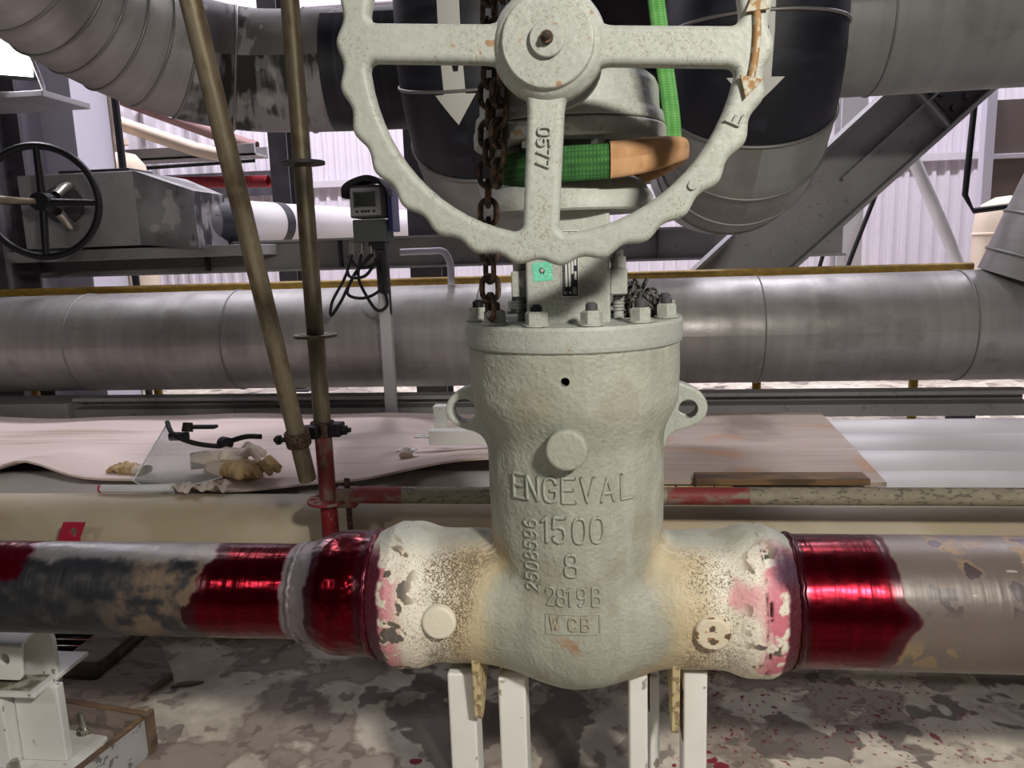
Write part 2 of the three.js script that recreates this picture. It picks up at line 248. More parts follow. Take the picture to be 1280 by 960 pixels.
function floodHead(g, at, to, w, h, colour, power, lens) {
  const d = V(...to).sub(V(...at)).normalize(); const q = new THREE.Quaternion().setFromRotationMatrix(new THREE.Matrix4().lookAt(V(0, 0, 0), d.clone().negate(), Y));
  const put = (geo) => { geo.applyQuaternion(q); geo.translate(...at); return geo; };   // local +z looks at the target
  part(g, 'lamp_housing', put(box(-w * 0.62, -h * 0.62, -0.06, w * 0.62, h * 0.62, -0.008, 0.01)), M.blackIron);
  part(g, 'lamp_lens', put(box(-w / 2, -h / 2, -0.012, w / 2, h / 2, -0.003, 0.002)), lens);
  for (let k = -3; k <= 3; k++) part(g, 'cooling_fin', put(box(k * w * 0.16 - 0.003, -h * 0.5, -0.085, k * w * 0.16 + 0.003, h * 0.5, -0.058, 0.001)), M.blackIron);
  areaLight(g, at, to, w, h, colour, power);
}
for (const L of WORK_LAMPS) {
  const [x, y, z] = L.at; const g = thing('work_light', L.label, 'lamp', [x, 0, z]);
  floodHead(g, L.at, L.to, 0.2, 0.14, L.colour, L.power, lensMat);
  part(g, 'yoke', tube([[x - 0.15, y, z], [x - 0.15, y - 0.13, z + 0.03], [x + 0.15, y - 0.13, z + 0.03], [x + 0.15, y, z]], 0.008, 8, 40, false, 0.1), M.blackIron);
  part(g, 'pole', cyl([x, 0.5, z + 0.03], [x, y - 0.12, z + 0.03], 0.014), M.yellow);
  for (const a of [0.3, 2.4, 4.5]) part(g, 'leg', cyl([x, 0.75, z + 0.03], [x + 0.5 * Math.cos(a), 0.01, z + 0.03 + 0.5 * Math.sin(a)], 0.01), M.yellow);
}
{
  const at = [-3.24, 2.26, -2.95]; const g = thing('floodlight', 'glaring white floodlight at the left edge under the big clad pipe', 'lamp', [-3.24, 2.05, -2.95]);
  floodHead(g, at, [-0.6, 1.1, 0.4], 0.26, 0.2, 0xf4efff, 28, std({ color: 0xffffff, emissive: 0xffffff, emissiveIntensity: 25 }));
  part(g, 'bracket', tube([[-3.42, 2.26, -2.99], [-3.4, 2.08, -3.02], [-3.1, 2.08, -3.05], [-3.08, 2.26, -2.95]], 0.012, 8, 30, false, 0.1), M.greyPaint);
  part(g, 'mounting_plate', box(-3.66, 2.04, -3.4, -3.06, 2.075, -2.98, 0.005), M.greyPaint);
}
// ------------------------------------------------------------------ columns and beams behind
function column(label, x, z, w, h, mat, top = 7, sideways = false) {
  const g = thing('steel_column', label, 'column', [x, 0, z]);
  part(g, 'shaft', triUV(sweep(sectionH(w, h, 0.016, 0.012), [x, 0.02, z], [x, top, z], sideways ? [0, 0, 1] : [1, 0, 0])), mat);
  part(g, 'base_plate', box(x - w * 0.75, 0, z - h * 0.75, x + w * 0.75, 0.02, z + h * 0.75, 0.002), mat); return g;
}
column('dark steel column standing behind the transmitter and the left arrow elbow', -1.08, -3.85, 0.21, 0.22, M.darkSteel);
column('slim grey steel column behind the upright scaffold tube', -2.46, -4.9, 0.15, 0.2, M.greySteel);
column('broad pale steel column behind the black handwheel', -3.66, -4.0, 0.4, 0.4, M.palePaint, 7, true);
column('dark grey column at the left edge beside the floodlight', -3.78, -3.4, 0.24, 0.3, M.greySteel);
{
  const g = thing('floor_beam', 'dark horizontal steel beam running behind the valve yoke', 'beam', [-1.8, 1.0, -3.62]);
  part(g, 'web_and_flanges', triUV(sweep(sectionH(0.16, 0.2, 0.014, 0.01), [-5.2, 1.12, -3.62], [1.5, 1.1, -3.62], [0, 0, 1])), M.greyPaint);
  for (const x of [-2.5, -1.6, -0.5, 0.4]) part(g, 'stiffener', box(x, 1.03, -3.62, x + 0.01, 1.2, -3.55, 0), M.darkSteel);
}
{
  const a = V(2.32, 2.3, -3.2), b = V(0.07, 0.25, -3.2), d = b.clone().sub(a).normalize(), u = V(0.674, -0.739, 0);
  const g = thing('diagonal_brace', 'wide grey diagonal steel brace right of the arrow elbow', 'beam', [0.07, 0.0, -3.2]);
  part(g, 'web_and_flanges', triUV(sweep(sectionH(0.2, 0.37, 0.018, 0.014), a.toArray(), b.toArray(), [0, 0, 1])), M.greyPaint);
  const at = (s, t, z) => { const q = a.clone().addScaledVector(d, s).addScaledVector(u, t); return [q.x, q.y, -3.2 + z]; };
  part(g, 'stiffener', triUV(sweep(poly([[0, -0.007], [0.09, -0.007], [0.09, 0.007], [0, 0.007]]), at(0.78, -0.165, 0.006), at(0.78, 0.165, 0.006), [0, 0, 1])), M.greyPaint);
  part(g, 'stiffener', triUV(sweep(poly([[0, -0.007], [0.06, -0.007], [0.06, 0.007], [0, 0.007]]), at(0.42, 0.0, 0.006), at(1.32, 0.0, 0.006), [0, 0, 1])), M.greyPaint);
  part(g, 'splice_plate', triUV(sweep(poly([[0, -0.15], [0.016, -0.15], [0.016, 0.15], [0, 0.15]]), at(0.3, 0.02, 0.006), at(0.72, 0.02, 0.006), [0, 0, 1])), M.darkSteel);
  const bolt = cyl([0, 0, 0], [0, 0, 0.022], 0.02, 0.016, 8);
  for (let i = 0; i < 5; i++) for (let j = 0; j < 3; j++) place(g, 'bolt', bolt, M.darkSteel, at(0.36 + i * 0.08, -0.08 + j * 0.1, 0.02));
  part(g, 'base_shoe', box(-0.15, 0, -3.32, 0.35, 0.36, -3.08, 0.004), M.greyPaint);
}
// pieces far behind, in front of the cladding wall
const solidTube = (name, label, cat, pts, r, mat, group) => solo(name, label, cat, tube(pts, r, 12, Math.max(12, pts.length * 6), false, 0.05), mat, pts[0], group);
solidTube('brace_tube', 'white diagonal brace tube in front of the ribbed wall', 'tube', [[2.2, 2.1, -5], [2.95, 0.5, -5], [3.15, 0.04, -5]], 0.045, M.plainWhite);
solidTube('drain_pipe', 'thin black drain pipe ending in an elbow on the ribbed wall', 'pipe', [[2.9, 6.9, -5.1], [2.85, 3.2, -5], [2.78, 1.32, -5], [2.8, 1.27, -4.98], [3.0, 1.29, -4.95], [3.35, 1.32, -4.95]], 0.022, M.blackIron);
solidTube('cable_conduit', 'black sloping cable conduit behind the brace', 'conduit', [[2.32, 1.75, -5.2], [2.06, 1.0, -5.2], [1.75, 0.02, -5.2]], 0.018, M.blackIron);
solidTube('cable_conduit', 'black upright cable conduit nearest the brace foot', 'conduit', [[2.0, 1.75, -5.1], [1.78, 0.9, -5.1], [1.55, 0.02, -5.1]], 0.016, M.blackIron);
column('pinkish white column between the brace and the ribbed wall', 2.12, -5.6, 0.2, 0.2, M.plainWhite);
column('narrow pale column left of the white wall column', 1.62, -5.6, 0.14, 0.14, M.palePaint);
{
  const g = thing('tank', 'pale round-topped tank half hidden by the rising clad pipe', 'tank', [3.25, 0, -5.3]);
  part(g, 'shell', lathe([[0, 0], [0.24, 0.02], [0.24, 1.15], [0.23, 1.25], [0.19, 1.33], [0.1, 1.38], [0, 1.39]], [3.25, 0, -5.3], 32), M.clay);
  part(g, 'rim_band', new THREE.TorusGeometry(0.242, 0.012, 8, 40).rotateX(Math.PI / 2).translate(3.25, 1.1, -5.3), M.clay);
}
{
  const g = thing('wall_door', 'brown panel with a pale frame high on the right of the wall', 'panel', [3.75, 0, -5.9]);
  part(g, 'panel_leaf', box(3.36, 0.02, -5.92, 4.3, 2.2, -5.88, 0.004), std({ color: 0x6d625c, roughness: 0.7 }));
  part(g, 'frame', box(3.28, 0, -5.94, 3.36, 2.3, -5.84, 0.006), M.palePaint); part(g, 'cross_rail', box(3.36, 1.72, -5.88, 4.3, 1.76, -5.85, 0.004), M.palePaint);
}
// left background
{
  const g = thing('vessel', 'cream vessel with a pipe on top beyond the black handwheel', 'vessel', [-4.05, 0, -5.2]);
  part(g, 'shell', lathe([[0, 0], [0.22, 0.02], [0.22, 1.8], [0.2, 1.93], [0.13, 2.02], [0, 2.05]], [-4.05, 0, -5.2], 32), M.clay);
  part(g, 'seam', new THREE.TorusGeometry(0.222, 0.008, 8, 40).rotateX(Math.PI / 2).translate(-4.05, 1.66, -5.2), M.clay);
  part(g, 'top_nozzle', cyl([-4.05, 2.02, -5.2], [-4.05, 2.55, -5.2], 0.05), M.clay); part(g, 'nozzle_flange', cyl([-4.05, 2.1, -5.2], [-4.05, 2.15, -5.2], 0.085), M.clay);
}
solidTube('red_pipe', 'red pipe with a white top running along the far left wall', 'pipe', [[-5.6, 1.86, -5.6], [-4.2, 1.82, -5.6], [-2.9, 1.78, -5.6]], 0.055, M.redPaint);
solidTube('service_pipe', 'pale pipe sloping down above the cream vessel', 'pipe', [[-6.2, 3.0, -7.74], [-4.8, 2.56, -5.35], [-4.1, 2.3, -5.35], [-3.42, 2.05, -5.35], [-3.12, 1.98, -5.35]], 0.06, M.clay);
solidTube('service_pipe', 'brownish pipe sloping under the big clad pipe', 'pipe', [[-5.4, 3.0, -7.74], [-4.4, 2.62, -5.9], [-3.4, 2.22, -5.9], [-3.12, 2.12, -5.9]], 0.06, std({ color: 0x8a6a66, roughness: 0.6 }));
solidTube('service_pipe', 'thin rust brown pipe just below the big clad pipe', 'pipe', [[-4.9, 3.1, -7.74], [-4.1, 2.78, -6.1], [-3.3, 2.46, -6.1], [-3.1, 2.38, -6.1]], 0.045, std({ color: 0x7a5650, roughness: 0.6 }));
solo('cable_tray', 'pale grey cable tray along the far left wall', 'tray', merge([box(-5.4, 2.0, -5.5, -2.95, 2.1, -5.47), box(-5.4, 2.0, -5.75, -2.95, 2.02, -5.47), box(-5.4, 2.0, -5.76, -2.95, 2.1, -5.73)]), M.greyPaint, [-3.8, 2.0, -5.6]);
solidTube('cable', 'dark cable strung below the cable tray', 'cable', [[-5.3, 1.97, -5.45], [-4.0, 1.93, -5.45], [-2.95, 1.95, -5.45]], 0.018, M.blackIron);
solo('window_band', 'dark band above the ribbed wall sheets far left', 'panel', box(-5.6, 1.84, -7.78, -3.75, 2.12, -7.74, 0.004), M.darkSteel, [-4, 1.84, -7.76]);
[[-3.68, 'dark conduit nearest the pale column', M.greySteel, 0.03], [-3.6, 'thin pale conduit between two dark ones', M.clay, 0.018], [-3.53, 'dark conduit farthest from the pale column', M.blackIron, 0.026]].forEach(([x, label, mat, r]) =>
  solo('wall_conduit', label + ' above the grey valve box', 'conduit', cyl([x + 0.1, 0, -4.25], [x + 0.1, 2.9, -4.25], r, r, 12), mat, [x + 0.1, 0, -4.25]));
// yellow guard rails behind the back pipe
{
  const g = thing('guard_rail', 'yellow guard rail running behind the long clad pipe', 'railing', [-0.5, 0, -3.1]);
  part(g, 'rail', cyl([-4.2, 0.945, -3.03], [1.98, 0.935, -3.03], 0.022, 0.022, 12), M.yellow);
  for (const x of [-3.4, -2.6, -1.78, -0.7, 0.9, 1.72]) part(g, 'post', cyl([x, 0, -3.03], [x, 0.93, -3.03], 0.024, 0.024, 12), M.yellow);
}
{
  const g = thing('hanging_duct', 'dark steel duct between the two arrow elbows behind the handwheel', 'duct', [0.08, 1.42, -2.75]);
  part(g, 'duct_casing', box(-0.42, 1.42, -3.0, 0.62, 7, -2.75, 0.01), M.darkSteel); for (const y of [1.42, 1.9, 2.5]) part(g, 'duct_flange', box(-0.45, y, -3.03, 0.65, y + 0.03, -2.72, 0.003), M.darkSteel);
}
// ------------------------------------------------------------------ clad pipes
function cladPipe(g, frame, breaks, r, matOf, nA = 44, bead = 0.006) {
  const at = (s, a, rr) => { const { C, M: m, B } = frame(s); const q = C.clone().addScaledVector(m, rr * Math.cos(a)).addScaledVector(B, rr * Math.sin(a)); return [q.x, q.y, q.z]; };
  for (let k = 0; k + 1 < breaks.length; k++) {
    const s0 = breaks[k], s1 = breaks[k + 1], n = Math.max(2, Math.ceil((s1 - s0) / 0.06));
    part(g, 'cladding_segment', grid(nA, n, (u, v) => { const s = lerp(s0, s1, v), a = u * Math.PI * 2; return [...at(s, a, r + (k % 2 ? 0.0015 : 0)), s, u * Math.PI * 2 * r]; }), matOf(k));
    if (k) { const pts = []; for (let i = 0; i < 40; i++) pts.push(at(s0, i / 40 * Math.PI * 2, r + 0.002)); part(g, 'seam_bead', tube(pts, bead, 6, 80, true), M.seam); }
  }
  return at;
}
function straightFrame(a, b) { const A = V(...a), T = V(...b).sub(A).normalize(); const m = V(0, 0, 1); m.addScaledVector(T, -m.dot(T)).normalize(); const B = T.clone().cross(m); return (s) => ({ C: A.clone().addScaledVector(T, s), M: m, B }); }
function curveFrame(pts) { const c = new THREE.CatmullRomCurve3(pts.map((p) => V(...p)), false, 'catmullrom', 0.5); c.arcLengthDivisions = 400; const L = c.getLength(); return { L, f: (s) => { const t = clamp(s / L); const T = c.getTangentAt(t); const m = V(0, 0.05, 1); m.addScaledVector(T, -m.dot(T)).normalize(); return { C: c.getPointAt(t), M: m, B: T.clone().cross(m) }; } }; }
{ // long pipe across the back
  const g = thing('clad_pipe', 'long metal-clad pipe running level across the back of the picture', 'pipe', [-0.5, 0.4, -2.65]);
  const x0 = -4.6; cladPipe(g, straightFrame([x0, 0.675, -2.65], [3.6, 0.668, -2.65]), [0, -2.7 - x0, -1.85 - x0, -0.55 - x0, 0.81 - x0, 1.74 - x0, 8.2], 0.262, () => M.clad, 56, 0.004);
  const br = straightFrame([2.03, 0.72, -2.62], [2.55, 2.2, -2.45]); cladPipe(g, br, [0.14, 0.24, 0.42, 0.75, 1.1, 1.56], 0.258, () => M.clad, 48, 0.008);
  for (const x of [-4.0, 2.9]) { part(g, 'saddle', box(x - 0.08, 0.3, -2.85, x + 0.08, 0.46, -2.45, 0.004), M.darkSteel); part(g, 'saddle_post', box(x - 0.06, 0, -2.75, x + 0.06, 0.31, -2.55, 0.004), M.darkSteel); }
}
function elbowFrame(x, z, y0, ys, R, h, phiMax) {
  const H = V(...h).normalize(), Ls = y0 - ys; return (s) => {
    const phi = clamp((s - Ls) / R, 0, phiMax); const C = V(x, y0 - Math.min(s, Ls), z).addScaledVector(H, R * (1 - Math.cos(phi))).addScaledVector(Y, -R * Math.sin(phi)); const T = H.clone().multiplyScalar(Math.sin(phi)).addScaledVector(Y, -Math.cos(phi));
    const over = s - Ls - R * phiMax; if (over > 0) C.addScaledVector(T, over); const m = H.clone().multiplyScalar(-Math.cos(phi)).addScaledVector(Y, -Math.sin(phi)); return { C, M: m, B: T.clone().cross(m) };
  };
}
// painted mark on a pipe: half width given row by row
function pipeMark(g, name, at, r, rows, a0, mat) { part(g, name, grid(8, rows.length - 1, (u, v) => { const k = Math.round(v * (rows.length - 1)); const [s, w, o = 0] = rows[k]; return at(s, a0 + ((u * 2 - 1) * w + o) / r, r + 0.004); }), mat); }
function arrowRows(s0, s1, w, hw, hl) { const rows = []; for (let k = 0; k <= 10; k++) rows.push([lerp(s0, s1, k / 10), w]); for (let k = 0; k <= 6; k++) rows.push([s1 + 0.001 + hl * k / 6, hw * (1 - k / 6)]); return rows; }
const arrowWhite = std({ color: 0xd6d6cf, roughness: 0.6 });
{
  const g = thing('clad_elbow', 'large clad elbow with a black band and white arrow behind the right of the handwheel', 'pipe', [0.57, 1.1, -1.5]);
  const f = elbowFrame(0.565, -1.5, 2.5, 1.8, 0.38, [-0.02, 0, -1], 1.5708); const r = 0.285;
  const at = cladPipe(g, f, [0, 0.46, 0.72, 0.95, 1.08, 1.19, 1.3, 1.62], r, (k) => (k < 3 ? M.black : M.cladWarm));
  pipeMark(g, 'painted_arrow', at, r, arrowRows(0.1, 0.825, 0.045, 0.085, 0.05), 0.17, arrowWhite);
  for (const [s, w, o] of [[0.685, 0.014, -0.02], [0.745, 0.012, -0.022], [0.765, 0.012, -0.02]]) pipeMark(g, 'painted_letter_mark', at, r + 0.001, [[s, w, o], [s + 0.012, w, o]], 0.19, M.blackIron);
}
{
  const g = thing('clad_elbow', 'large clad elbow with a black band and white arrow behind the hanging chain', 'pipe', [-0.36, 1.1, -1.5]);
  const f = elbowFrame(-0.36, -1.5, 2.5, 1.8, 0.38, [0.08, 0, -1], 1.5708); const r = 0.275;
  const at = cladPipe(g, f, [0, 0.46, 0.82, 1.0, 1.12, 1.24, 1.62], r, (k) => (k < 3 ? M.black : M.cladWarm));
  pipeMark(g, 'painted_arrow', at, r, arrowRows(0.1, 0.825, 0.036, 0.068, 0.054), 0.08, arrowWhite);
  pipeMark(g, 'painted_letter_mark', at, r + 0.001, [[0.755, 0.024], [0.768, 0.024]], 0.08, M.blackIron); pipeMark(g, 'painted_letter_mark', at, r + 0.001, [[0.774, 0.011, -0.012], [0.786, 0.007, -0.012]], 0.08, M.blackIron);
}
{
  const g = thing('clad_pipe', 'dirty clad pipe sweeping from the top left corner towards the valve', 'pipe', [-1.6, 1.63, -2.2]);
  const { f, L } = curveFrame([[-0.55, 1.9, -2.26], [-1.2, 1.9, -2.2], [-1.5, 1.91, -2.13], [-1.74, 1.96, -1.95], [-1.9, 2.05, -1.68], [-1.97, 2.17, -1.35], [-2.0, 2.33, -1.0], [-2.0, 2.52, -0.5]]);
  cladPipe(g, f, [0, 0.12, 0.66, 0.98, 1.2, 1.34, 1.48, 1.6, 1.72, 1.86, 2.02, 2.3, L], 0.252, (k) => (k < 4 ? M.dirty : M.clad));
  part(g, 'black_patch', grid(20, 8, (u, v) => { const a = lerp(-1.5, 0.75, u), s = lerp(0.1, 0.56, v); const { C, M: m, B } = f(s); const q = C.clone().addScaledVector(m, 0.262 * Math.cos(a)).addScaledVector(B, 0.262 * Math.sin(a)); return [q.x, q.y, q.z]; }), M.black);
}
{
  const g = thing('clad_pipe', 'level clad pipe at the top right behind the arrow elbow', 'pipe', [1.7, 1.62, -1.95]);
  cladPipe(g, straightFrame([0.88, 1.9, -1.97], [3.4, 1.92, -1.97]), [0, 0.2, 1.5, 2.52], 0.265, () => M.cladWarm, 48, 0.004);
}
// ------------------------------------------------------------------ pipe row, sheets, beam
const ROW_Z = [-1.06, -1.33, -1.59, -1.85, -2.11];
ROW_Z.forEach((z, i) => {
  const g = thing('rack_pipe', ['cream pipe nearest the valve in the low pipe row', 'second white pipe of the low row, its right end bare beside the plywood', 'third white pipe of the low row beyond the plywood', 'fourth white pipe of the low row beyond the plywood', 'last white pipe of the low row, next to the channel beam'][i], 'pipe', [-0.4, 0.07, z], 'pipes of the low pipe row');
  part(g, 'shell', cyl([-4.4, 0.2, z], [3.6, 0.2, z], 0.1285, 0.1285, 48), i ? M.ivory : M.beige);
  for (const x of i ? [-2.9, 2.0] : [-2.6, 2.2]) { const pts = []; for (let k = 0; k < 32; k++) pts.push([x, 0.2 + 0.1275 * Math.cos(k / 32 * 6.2832), z + 0.1275 * Math.sin(k / 32 * 6.2832)]); part(g, 'strap', tube(pts, 0.003, 6, 64, true), M.seam); }
});
for (const [x, w] of [[-2.3, 'left'], [2.1, 'right']]) solo('sleeper', `steel sleeper carrying the ${w} end of the low pipe row`, 'beam', box(x - 0.06, 0, -2.3, x + 0.06, 0.07, -0.9, 0.004), M.darkSteel, [x, 0, -1.6]);
{
  const g = thing('channel_beam', 'long dusty steel channel lying below the back clad pipe', 'beam', [-0.4, 0, -2.42]);
  part(g, 'channel', triUV(sweep(poly([[0, 0], [0.1, 0], [0.1, 0.115], [0, 0.115], [0, 0.098], [0.08, 0.094], [0.08, 0.062], [0, 0.056]]), [-2.68, 0.298, -2.38], [1.98, 0.282, -2.38], [0, 0, -1])), M.greyPaint);
  for (const x of [-2.3, 0.2, 1.7]) part(g, 'foot', box(x - 0.05, 0, -2.47, x + 0.05, 0.295, -2.39, 0.003), M.darkSteel);
}
{
  const g = thing('concrete_block', 'pale concrete block at the left end of the channel beam', 'block', [-3.1, 0, -2.42]);
  part(g, 'block_body', box(-3.5, 0, -2.62, -2.7, 0.39, -2.36, 0.008), std({ map: M.greyPaint.map, color: 0xffffff, roughness: 0.9, bumpMap: grainTex, bumpScale: 0.001 }));
}
const sheetY = (x, z) => {
  const front = sstep(-1.75, -1.17, z); const bulge = 0.075 * Math.exp(-(((x + 2.0) / 0.16) ** 2)) + 0.075 * sstep(-0.85, -0.4, x) - 0.008 * Math.exp(-(((x + 1.25) / 0.3) ** 2));
  return 0.343 + front * bulge + 0.006 * Math.sin(x * 7 + z * 5) * Math.sin(z * 6 - x * 2) + 0.012 * sstep(-1.9, -2.22, z) * (0.5 + 0.5 * Math.sin(x * 3.1));
};
solo('protective_sheet', 'creased pinkish cardboard sheet spread over the low pipe row', 'sheet', slab(70, 24, (u, v) => { const x = lerp(-3.7, -0.06, u); const z = lerp(-1.165 + 0.03 * Math.sin(x * 4.1) + 0.02 * Math.sin(x * 9), -2.24, v); return [x, sheetY(x, z), z]; }, 0.008), M.sheet, [-1.8, 0.335, -1.7]);
solo('plywood_board', 'stained plywood board right of the valve on the low pipe row', 'board', slab(20, 10, (u, v) => { const z = lerp(-1.17, -2.2, v); const x = lerp(-0.04, lerp(0.93, 1.01, v), u); return [x, 0.345 + 0.004 * Math.sin(x * 6) * Math.sin(z * 4), z]; }, 0.014), M.ply, [0.45, 0.331, -1.7]);
solo('timber_batten', 'flat timber batten lying on the front edge of the plywood', 'timber', box(0.34, 0.347, -1.2, 0.865, 0.368, -1.12, 0.003), M.paleWood, [0.6, 0.347, -1.16]);
{
  const g = thing('yellow_slats', 'row of short yellow slats under the plywood edge', 'slats', [0.28, 0.31, -1.1]);
  for (let k = 0; k < 6; k++) part(g, 'slat', box(0.10 + k * 0.06, 0.33, -1.135, 0.155 + k * 0.06, 0.342, -1.075, 0.002), std({ color: 0xd8c07e, roughness: 0.7 }));
}
// ------------------------------------------------------------------ scaffold
const SX = -0.742, SZ = -0.8;
function rosette(g, x, y, z, mat) {
  const s = new THREE.Shape(); s.absarc(0, 0, 0.06, 0, TAU); const hole = (a, r, cx) => { const h = new THREE.Path(); h.absarc(cx * Math.cos(a), cx * Math.sin(a), r, 0, TAU, true); s.holes.push(h); };
  hole(0, 0.0235, 0); for (let k = 0; k < 8; k++) hole(k * 0.7854 + 0.2, k % 2 ? 0.007 : 0.0095, 0.043);
  return part(g, 'rosette', extrude(s, 0.009, 0.0015, 32).rotateX(-Math.PI / 2).translate(x, y, z), mat);
}
{
  const g = thing('scaffold_standard', 'upright scaffold tube with rosettes and a red foot left of the valve', 'scaffold', [SX, 0, SZ]);
  part(g, 'tube', cyl([SX, 0.62, SZ], [SX, 2.4, SZ], 0.0242, 0.0242, 24), M.galv);
  part(g, 'worn_section', cyl([SX, 0.405, SZ], [SX, 0.62, SZ], 0.0244, 0.0244, 24), M.redWorn);
  part(g, 'red_section', cyl([SX, 0.03, SZ], [SX, 0.405, SZ], 0.0246, 0.0246, 24), M.redPaint);
  part(g, 'base_plate', box(SX - 0.07, 0, SZ - 0.07, SX + 0.07, 0.006, SZ + 0.07, 0.001), M.galv); part(g, 'jack_screw', cyl([SX, 0.005, SZ], [SX, 0.04, SZ], 0.017), M.galv);
  rosette(g, SX, 1.34, SZ, M.darkSteel); rosette(g, SX, 0.875, SZ, M.galv); rosette(g, SX, 0.398, SZ, M.redWorn);
}
{
  const a = [-0.772, 0.485, -0.735], b = [-0.86, 2.25, -0.3]; const g = thing('scaffold_tube', 'leaning rusty scaffold tube clamped to the upright', 'scaffold', a);
  part(g, 'tube', pipe(a, [lerp(a[0], b[0], 1), b[1], b[2]], 0.0242, 0.0032, 28), M.galv);
}
{
  const g = thing('scaffold_coupler', 'dark swivel coupler joining the leaning tube to the upright', 'coupler', [-0.76, 0.59, -0.77]);
  const ring = (x, y, z, tilt) => { const s = new THREE.Shape(); s.absarc(0, 0, 0.034, 0, TAU); const h = new THREE.Path(); h.absarc(0, 0, 0.0245, 0, TAU, true); s.holes.push(h); return extrude(s, 0.042, 0.003, 24).translate(0, 0, -0.021).rotateX(-Math.PI / 2).rotateZ(tilt[1]).rotateX(tilt[0]).translate(x, y, z); };
  part(g, 'clamp_half', ring(SX, 0.615, SZ, [0, 0]), M.rust); part(g, 'clamp_half', ring(-0.778, 0.61, -0.704, [0.24, 0.05]), M.rust);
  part(g, 'swivel_block', box(-0.785, 0.597, -0.775, -0.735, 0.633, -0.735, 0.006), M.blackIron);
  for (const [x, y, z, dx] of [[SX + 0.03, 0.612, SZ + 0.01, 0.055], [-0.778 - 0.03, 0.607, -0.7, -0.035]]) { part(g, 'bolt', cyl([x, y, z], [x + dx, y, z], 0.007, 0.007, 10), M.blackIron); part(g, 'nut', cyl([x + dx * 0.5, y, z], [x + dx * 0.8, y, z], 0.014, 0.014, 6), M.blackIron); }
  part(g, 'flap', box(SX + 0.024, 0.595, SZ - 0.02, SX + 0.06, 0.632, SZ + 0.03, 0.005), M.blackIron);
}
{
  const g = thing('scaffold_ledger', 'level scaffold tube with red patches running behind the valve', 'scaffold', [0.3, 0.4, SZ]);
  const yl = 0.418, seg = (x0, x1, mat, n, k) => part(g, n, cyl([x0, yl, SZ], [x1, yl, SZ], 0.0242 + k * 0.0002, 0.0242 + k * 0.0002, 24), mat);
  seg(-0.67, -0.52, M.redWorn, 'red_end', 1); seg(-0.52, 0.22, M.ledger, 'tube', 0); seg(0.22, 0.44, M.redWorn, 'red_patch', 1); seg(0.44, 2.6, M.ledger, 'tube', 0);
  part(g, 'wedge_head', box(SX + 0.026, yl - 0.035, SZ - 0.02, -0.655, yl + 0.022, SZ + 0.02, 0.006), M.redWorn);
  part(g, 'wedge', box(SX + 0.052, yl - 0.11, SZ - 0.003, SX + 0.068, yl + 0.05, SZ + 0.003, 0.001), M.rust);
}
// ------------------------------------------------------------------ transmitter on its post
{
  const x = -0.985, z = -2.3; const g = thing('transmitter', 'grey field transmitter with a small screen under a black hood', 'instrument', [x - 0.02, 1.12, z]);
  part(g, 'housing', box(-1.09, 1.265, -2.42, -0.925, 1.412, -2.26, 0.01), M.darkSteel);
  part(g, 'front_panel', box(-1.082, 1.275, -2.262, -0.94, 1.4, -2.252, 0.003), std({ color: 0x85868a, roughness: 0.5 }));
  const s = part(g, 'screen', box(-1.062, 1.318, -2.254, -0.968, 1.378, -2.249, 0.001), std({ color: 0x121a18, roughness: 0.25 }));
  part(g, 'screen_rim', merge([box(-1.066, 1.376, -2.254, -0.964, 1.381, -2.246, 0), box(-1.066, 1.313, -2.254, -0.964, 1.318, -2.246, 0), box(-1.066, 1.313, -2.254, -1.061, 1.381, -2.246, 0), box(-0.969, 1.313, -2.254, -0.964, 1.381, -2.246, 0)]), M.darkSteel);
  for (const dx of [-1.053, -1.028, -1.013, -0.998, -0.973]) part(g, 'button', cyl([dx, 1.294, -2.256], [dx, 1.294, -2.247], 0.006, 0.006, 10), M.blackIron);
  part(g, 'terminal_box', box(-1.082, 1.155, -2.4, -0.925, 1.258, -2.258, 0.008), std({ color: 0x4a504e, roughness: 0.7 }));
  part(g, 'blue_side_cover', box(-0.924, 1.2, -2.43, -0.9, 1.4, -2.29, 0.008), std({ color: 0x2c3c78, roughness: 0.5 }));
  part(g, 'hood', slab(16, 10, (u, v) => { const a = lerp(0, Math.PI, u); const r = 0.098 + 0.004 * Math.sin(u * 20 + v * 4); return [-1.005 - Math.cos(a) * (r + 0.006), 1.398 + 0.052 * Math.sin(a) + 0.004 * Math.sin(u * 13) - 0.02 * (1 - Math.sin(a)), lerp(-2.215, -2.43, v)]; }, 0.022), M.rubber);
  part(g, 'mounting_bracket', box(-1.02, 1.12, -2.36, -0.94, 1.158, -2.28, 0.004), M.blackIron);
  for (const [i, dx] of [-1.1, -1.055, -1.01].entries()) part(g, 'cable_gland', cyl([dx, 1.158, -2.3], [dx, 1.1, -2.28], 0.014, 0.012, 10), M.chrome);
}
{
  const g = thing('instrument_post', 'peeling white post carrying the transmitter, rising behind the sheet', 'post', [-0.965, 0, -2.32]);
  part(g, 'tube', box(-0.995, 0.006, -2.345, -0.94, 1.13, -2.3, 0.006), std({ map: tex(256, 1024, (u, v) => { const e = fbm(u, v, 4, 14, 4, 201); return mix3([196, 196, 198], [44, 44, 46], sstep(0.5, 0.52, e * 0.6 + 0.4 * sstep(0.55, 0.95, v))); }, { size: [0.3, 1.2] }), roughness: 0.6 }));
  part(g, 'base_plate', box(-1.03, 0, -2.36, -0.9, 0.008, -2.29, 0.001), M.darkSteel);
}
solo('pipe_stub', 'short pale bent tube behind the transmitter post', 'tube', tube([[-0.95, 1.105, -2.6], [-0.8, 1.105, -2.6], [-0.73, 1.1, -2.6], [-0.7, 1.05, -2.6], [-0.7, 0.94, -2.62]], 0.018, 10, 40), M.palePaint, [-0.8, 0.94, -2.6]);
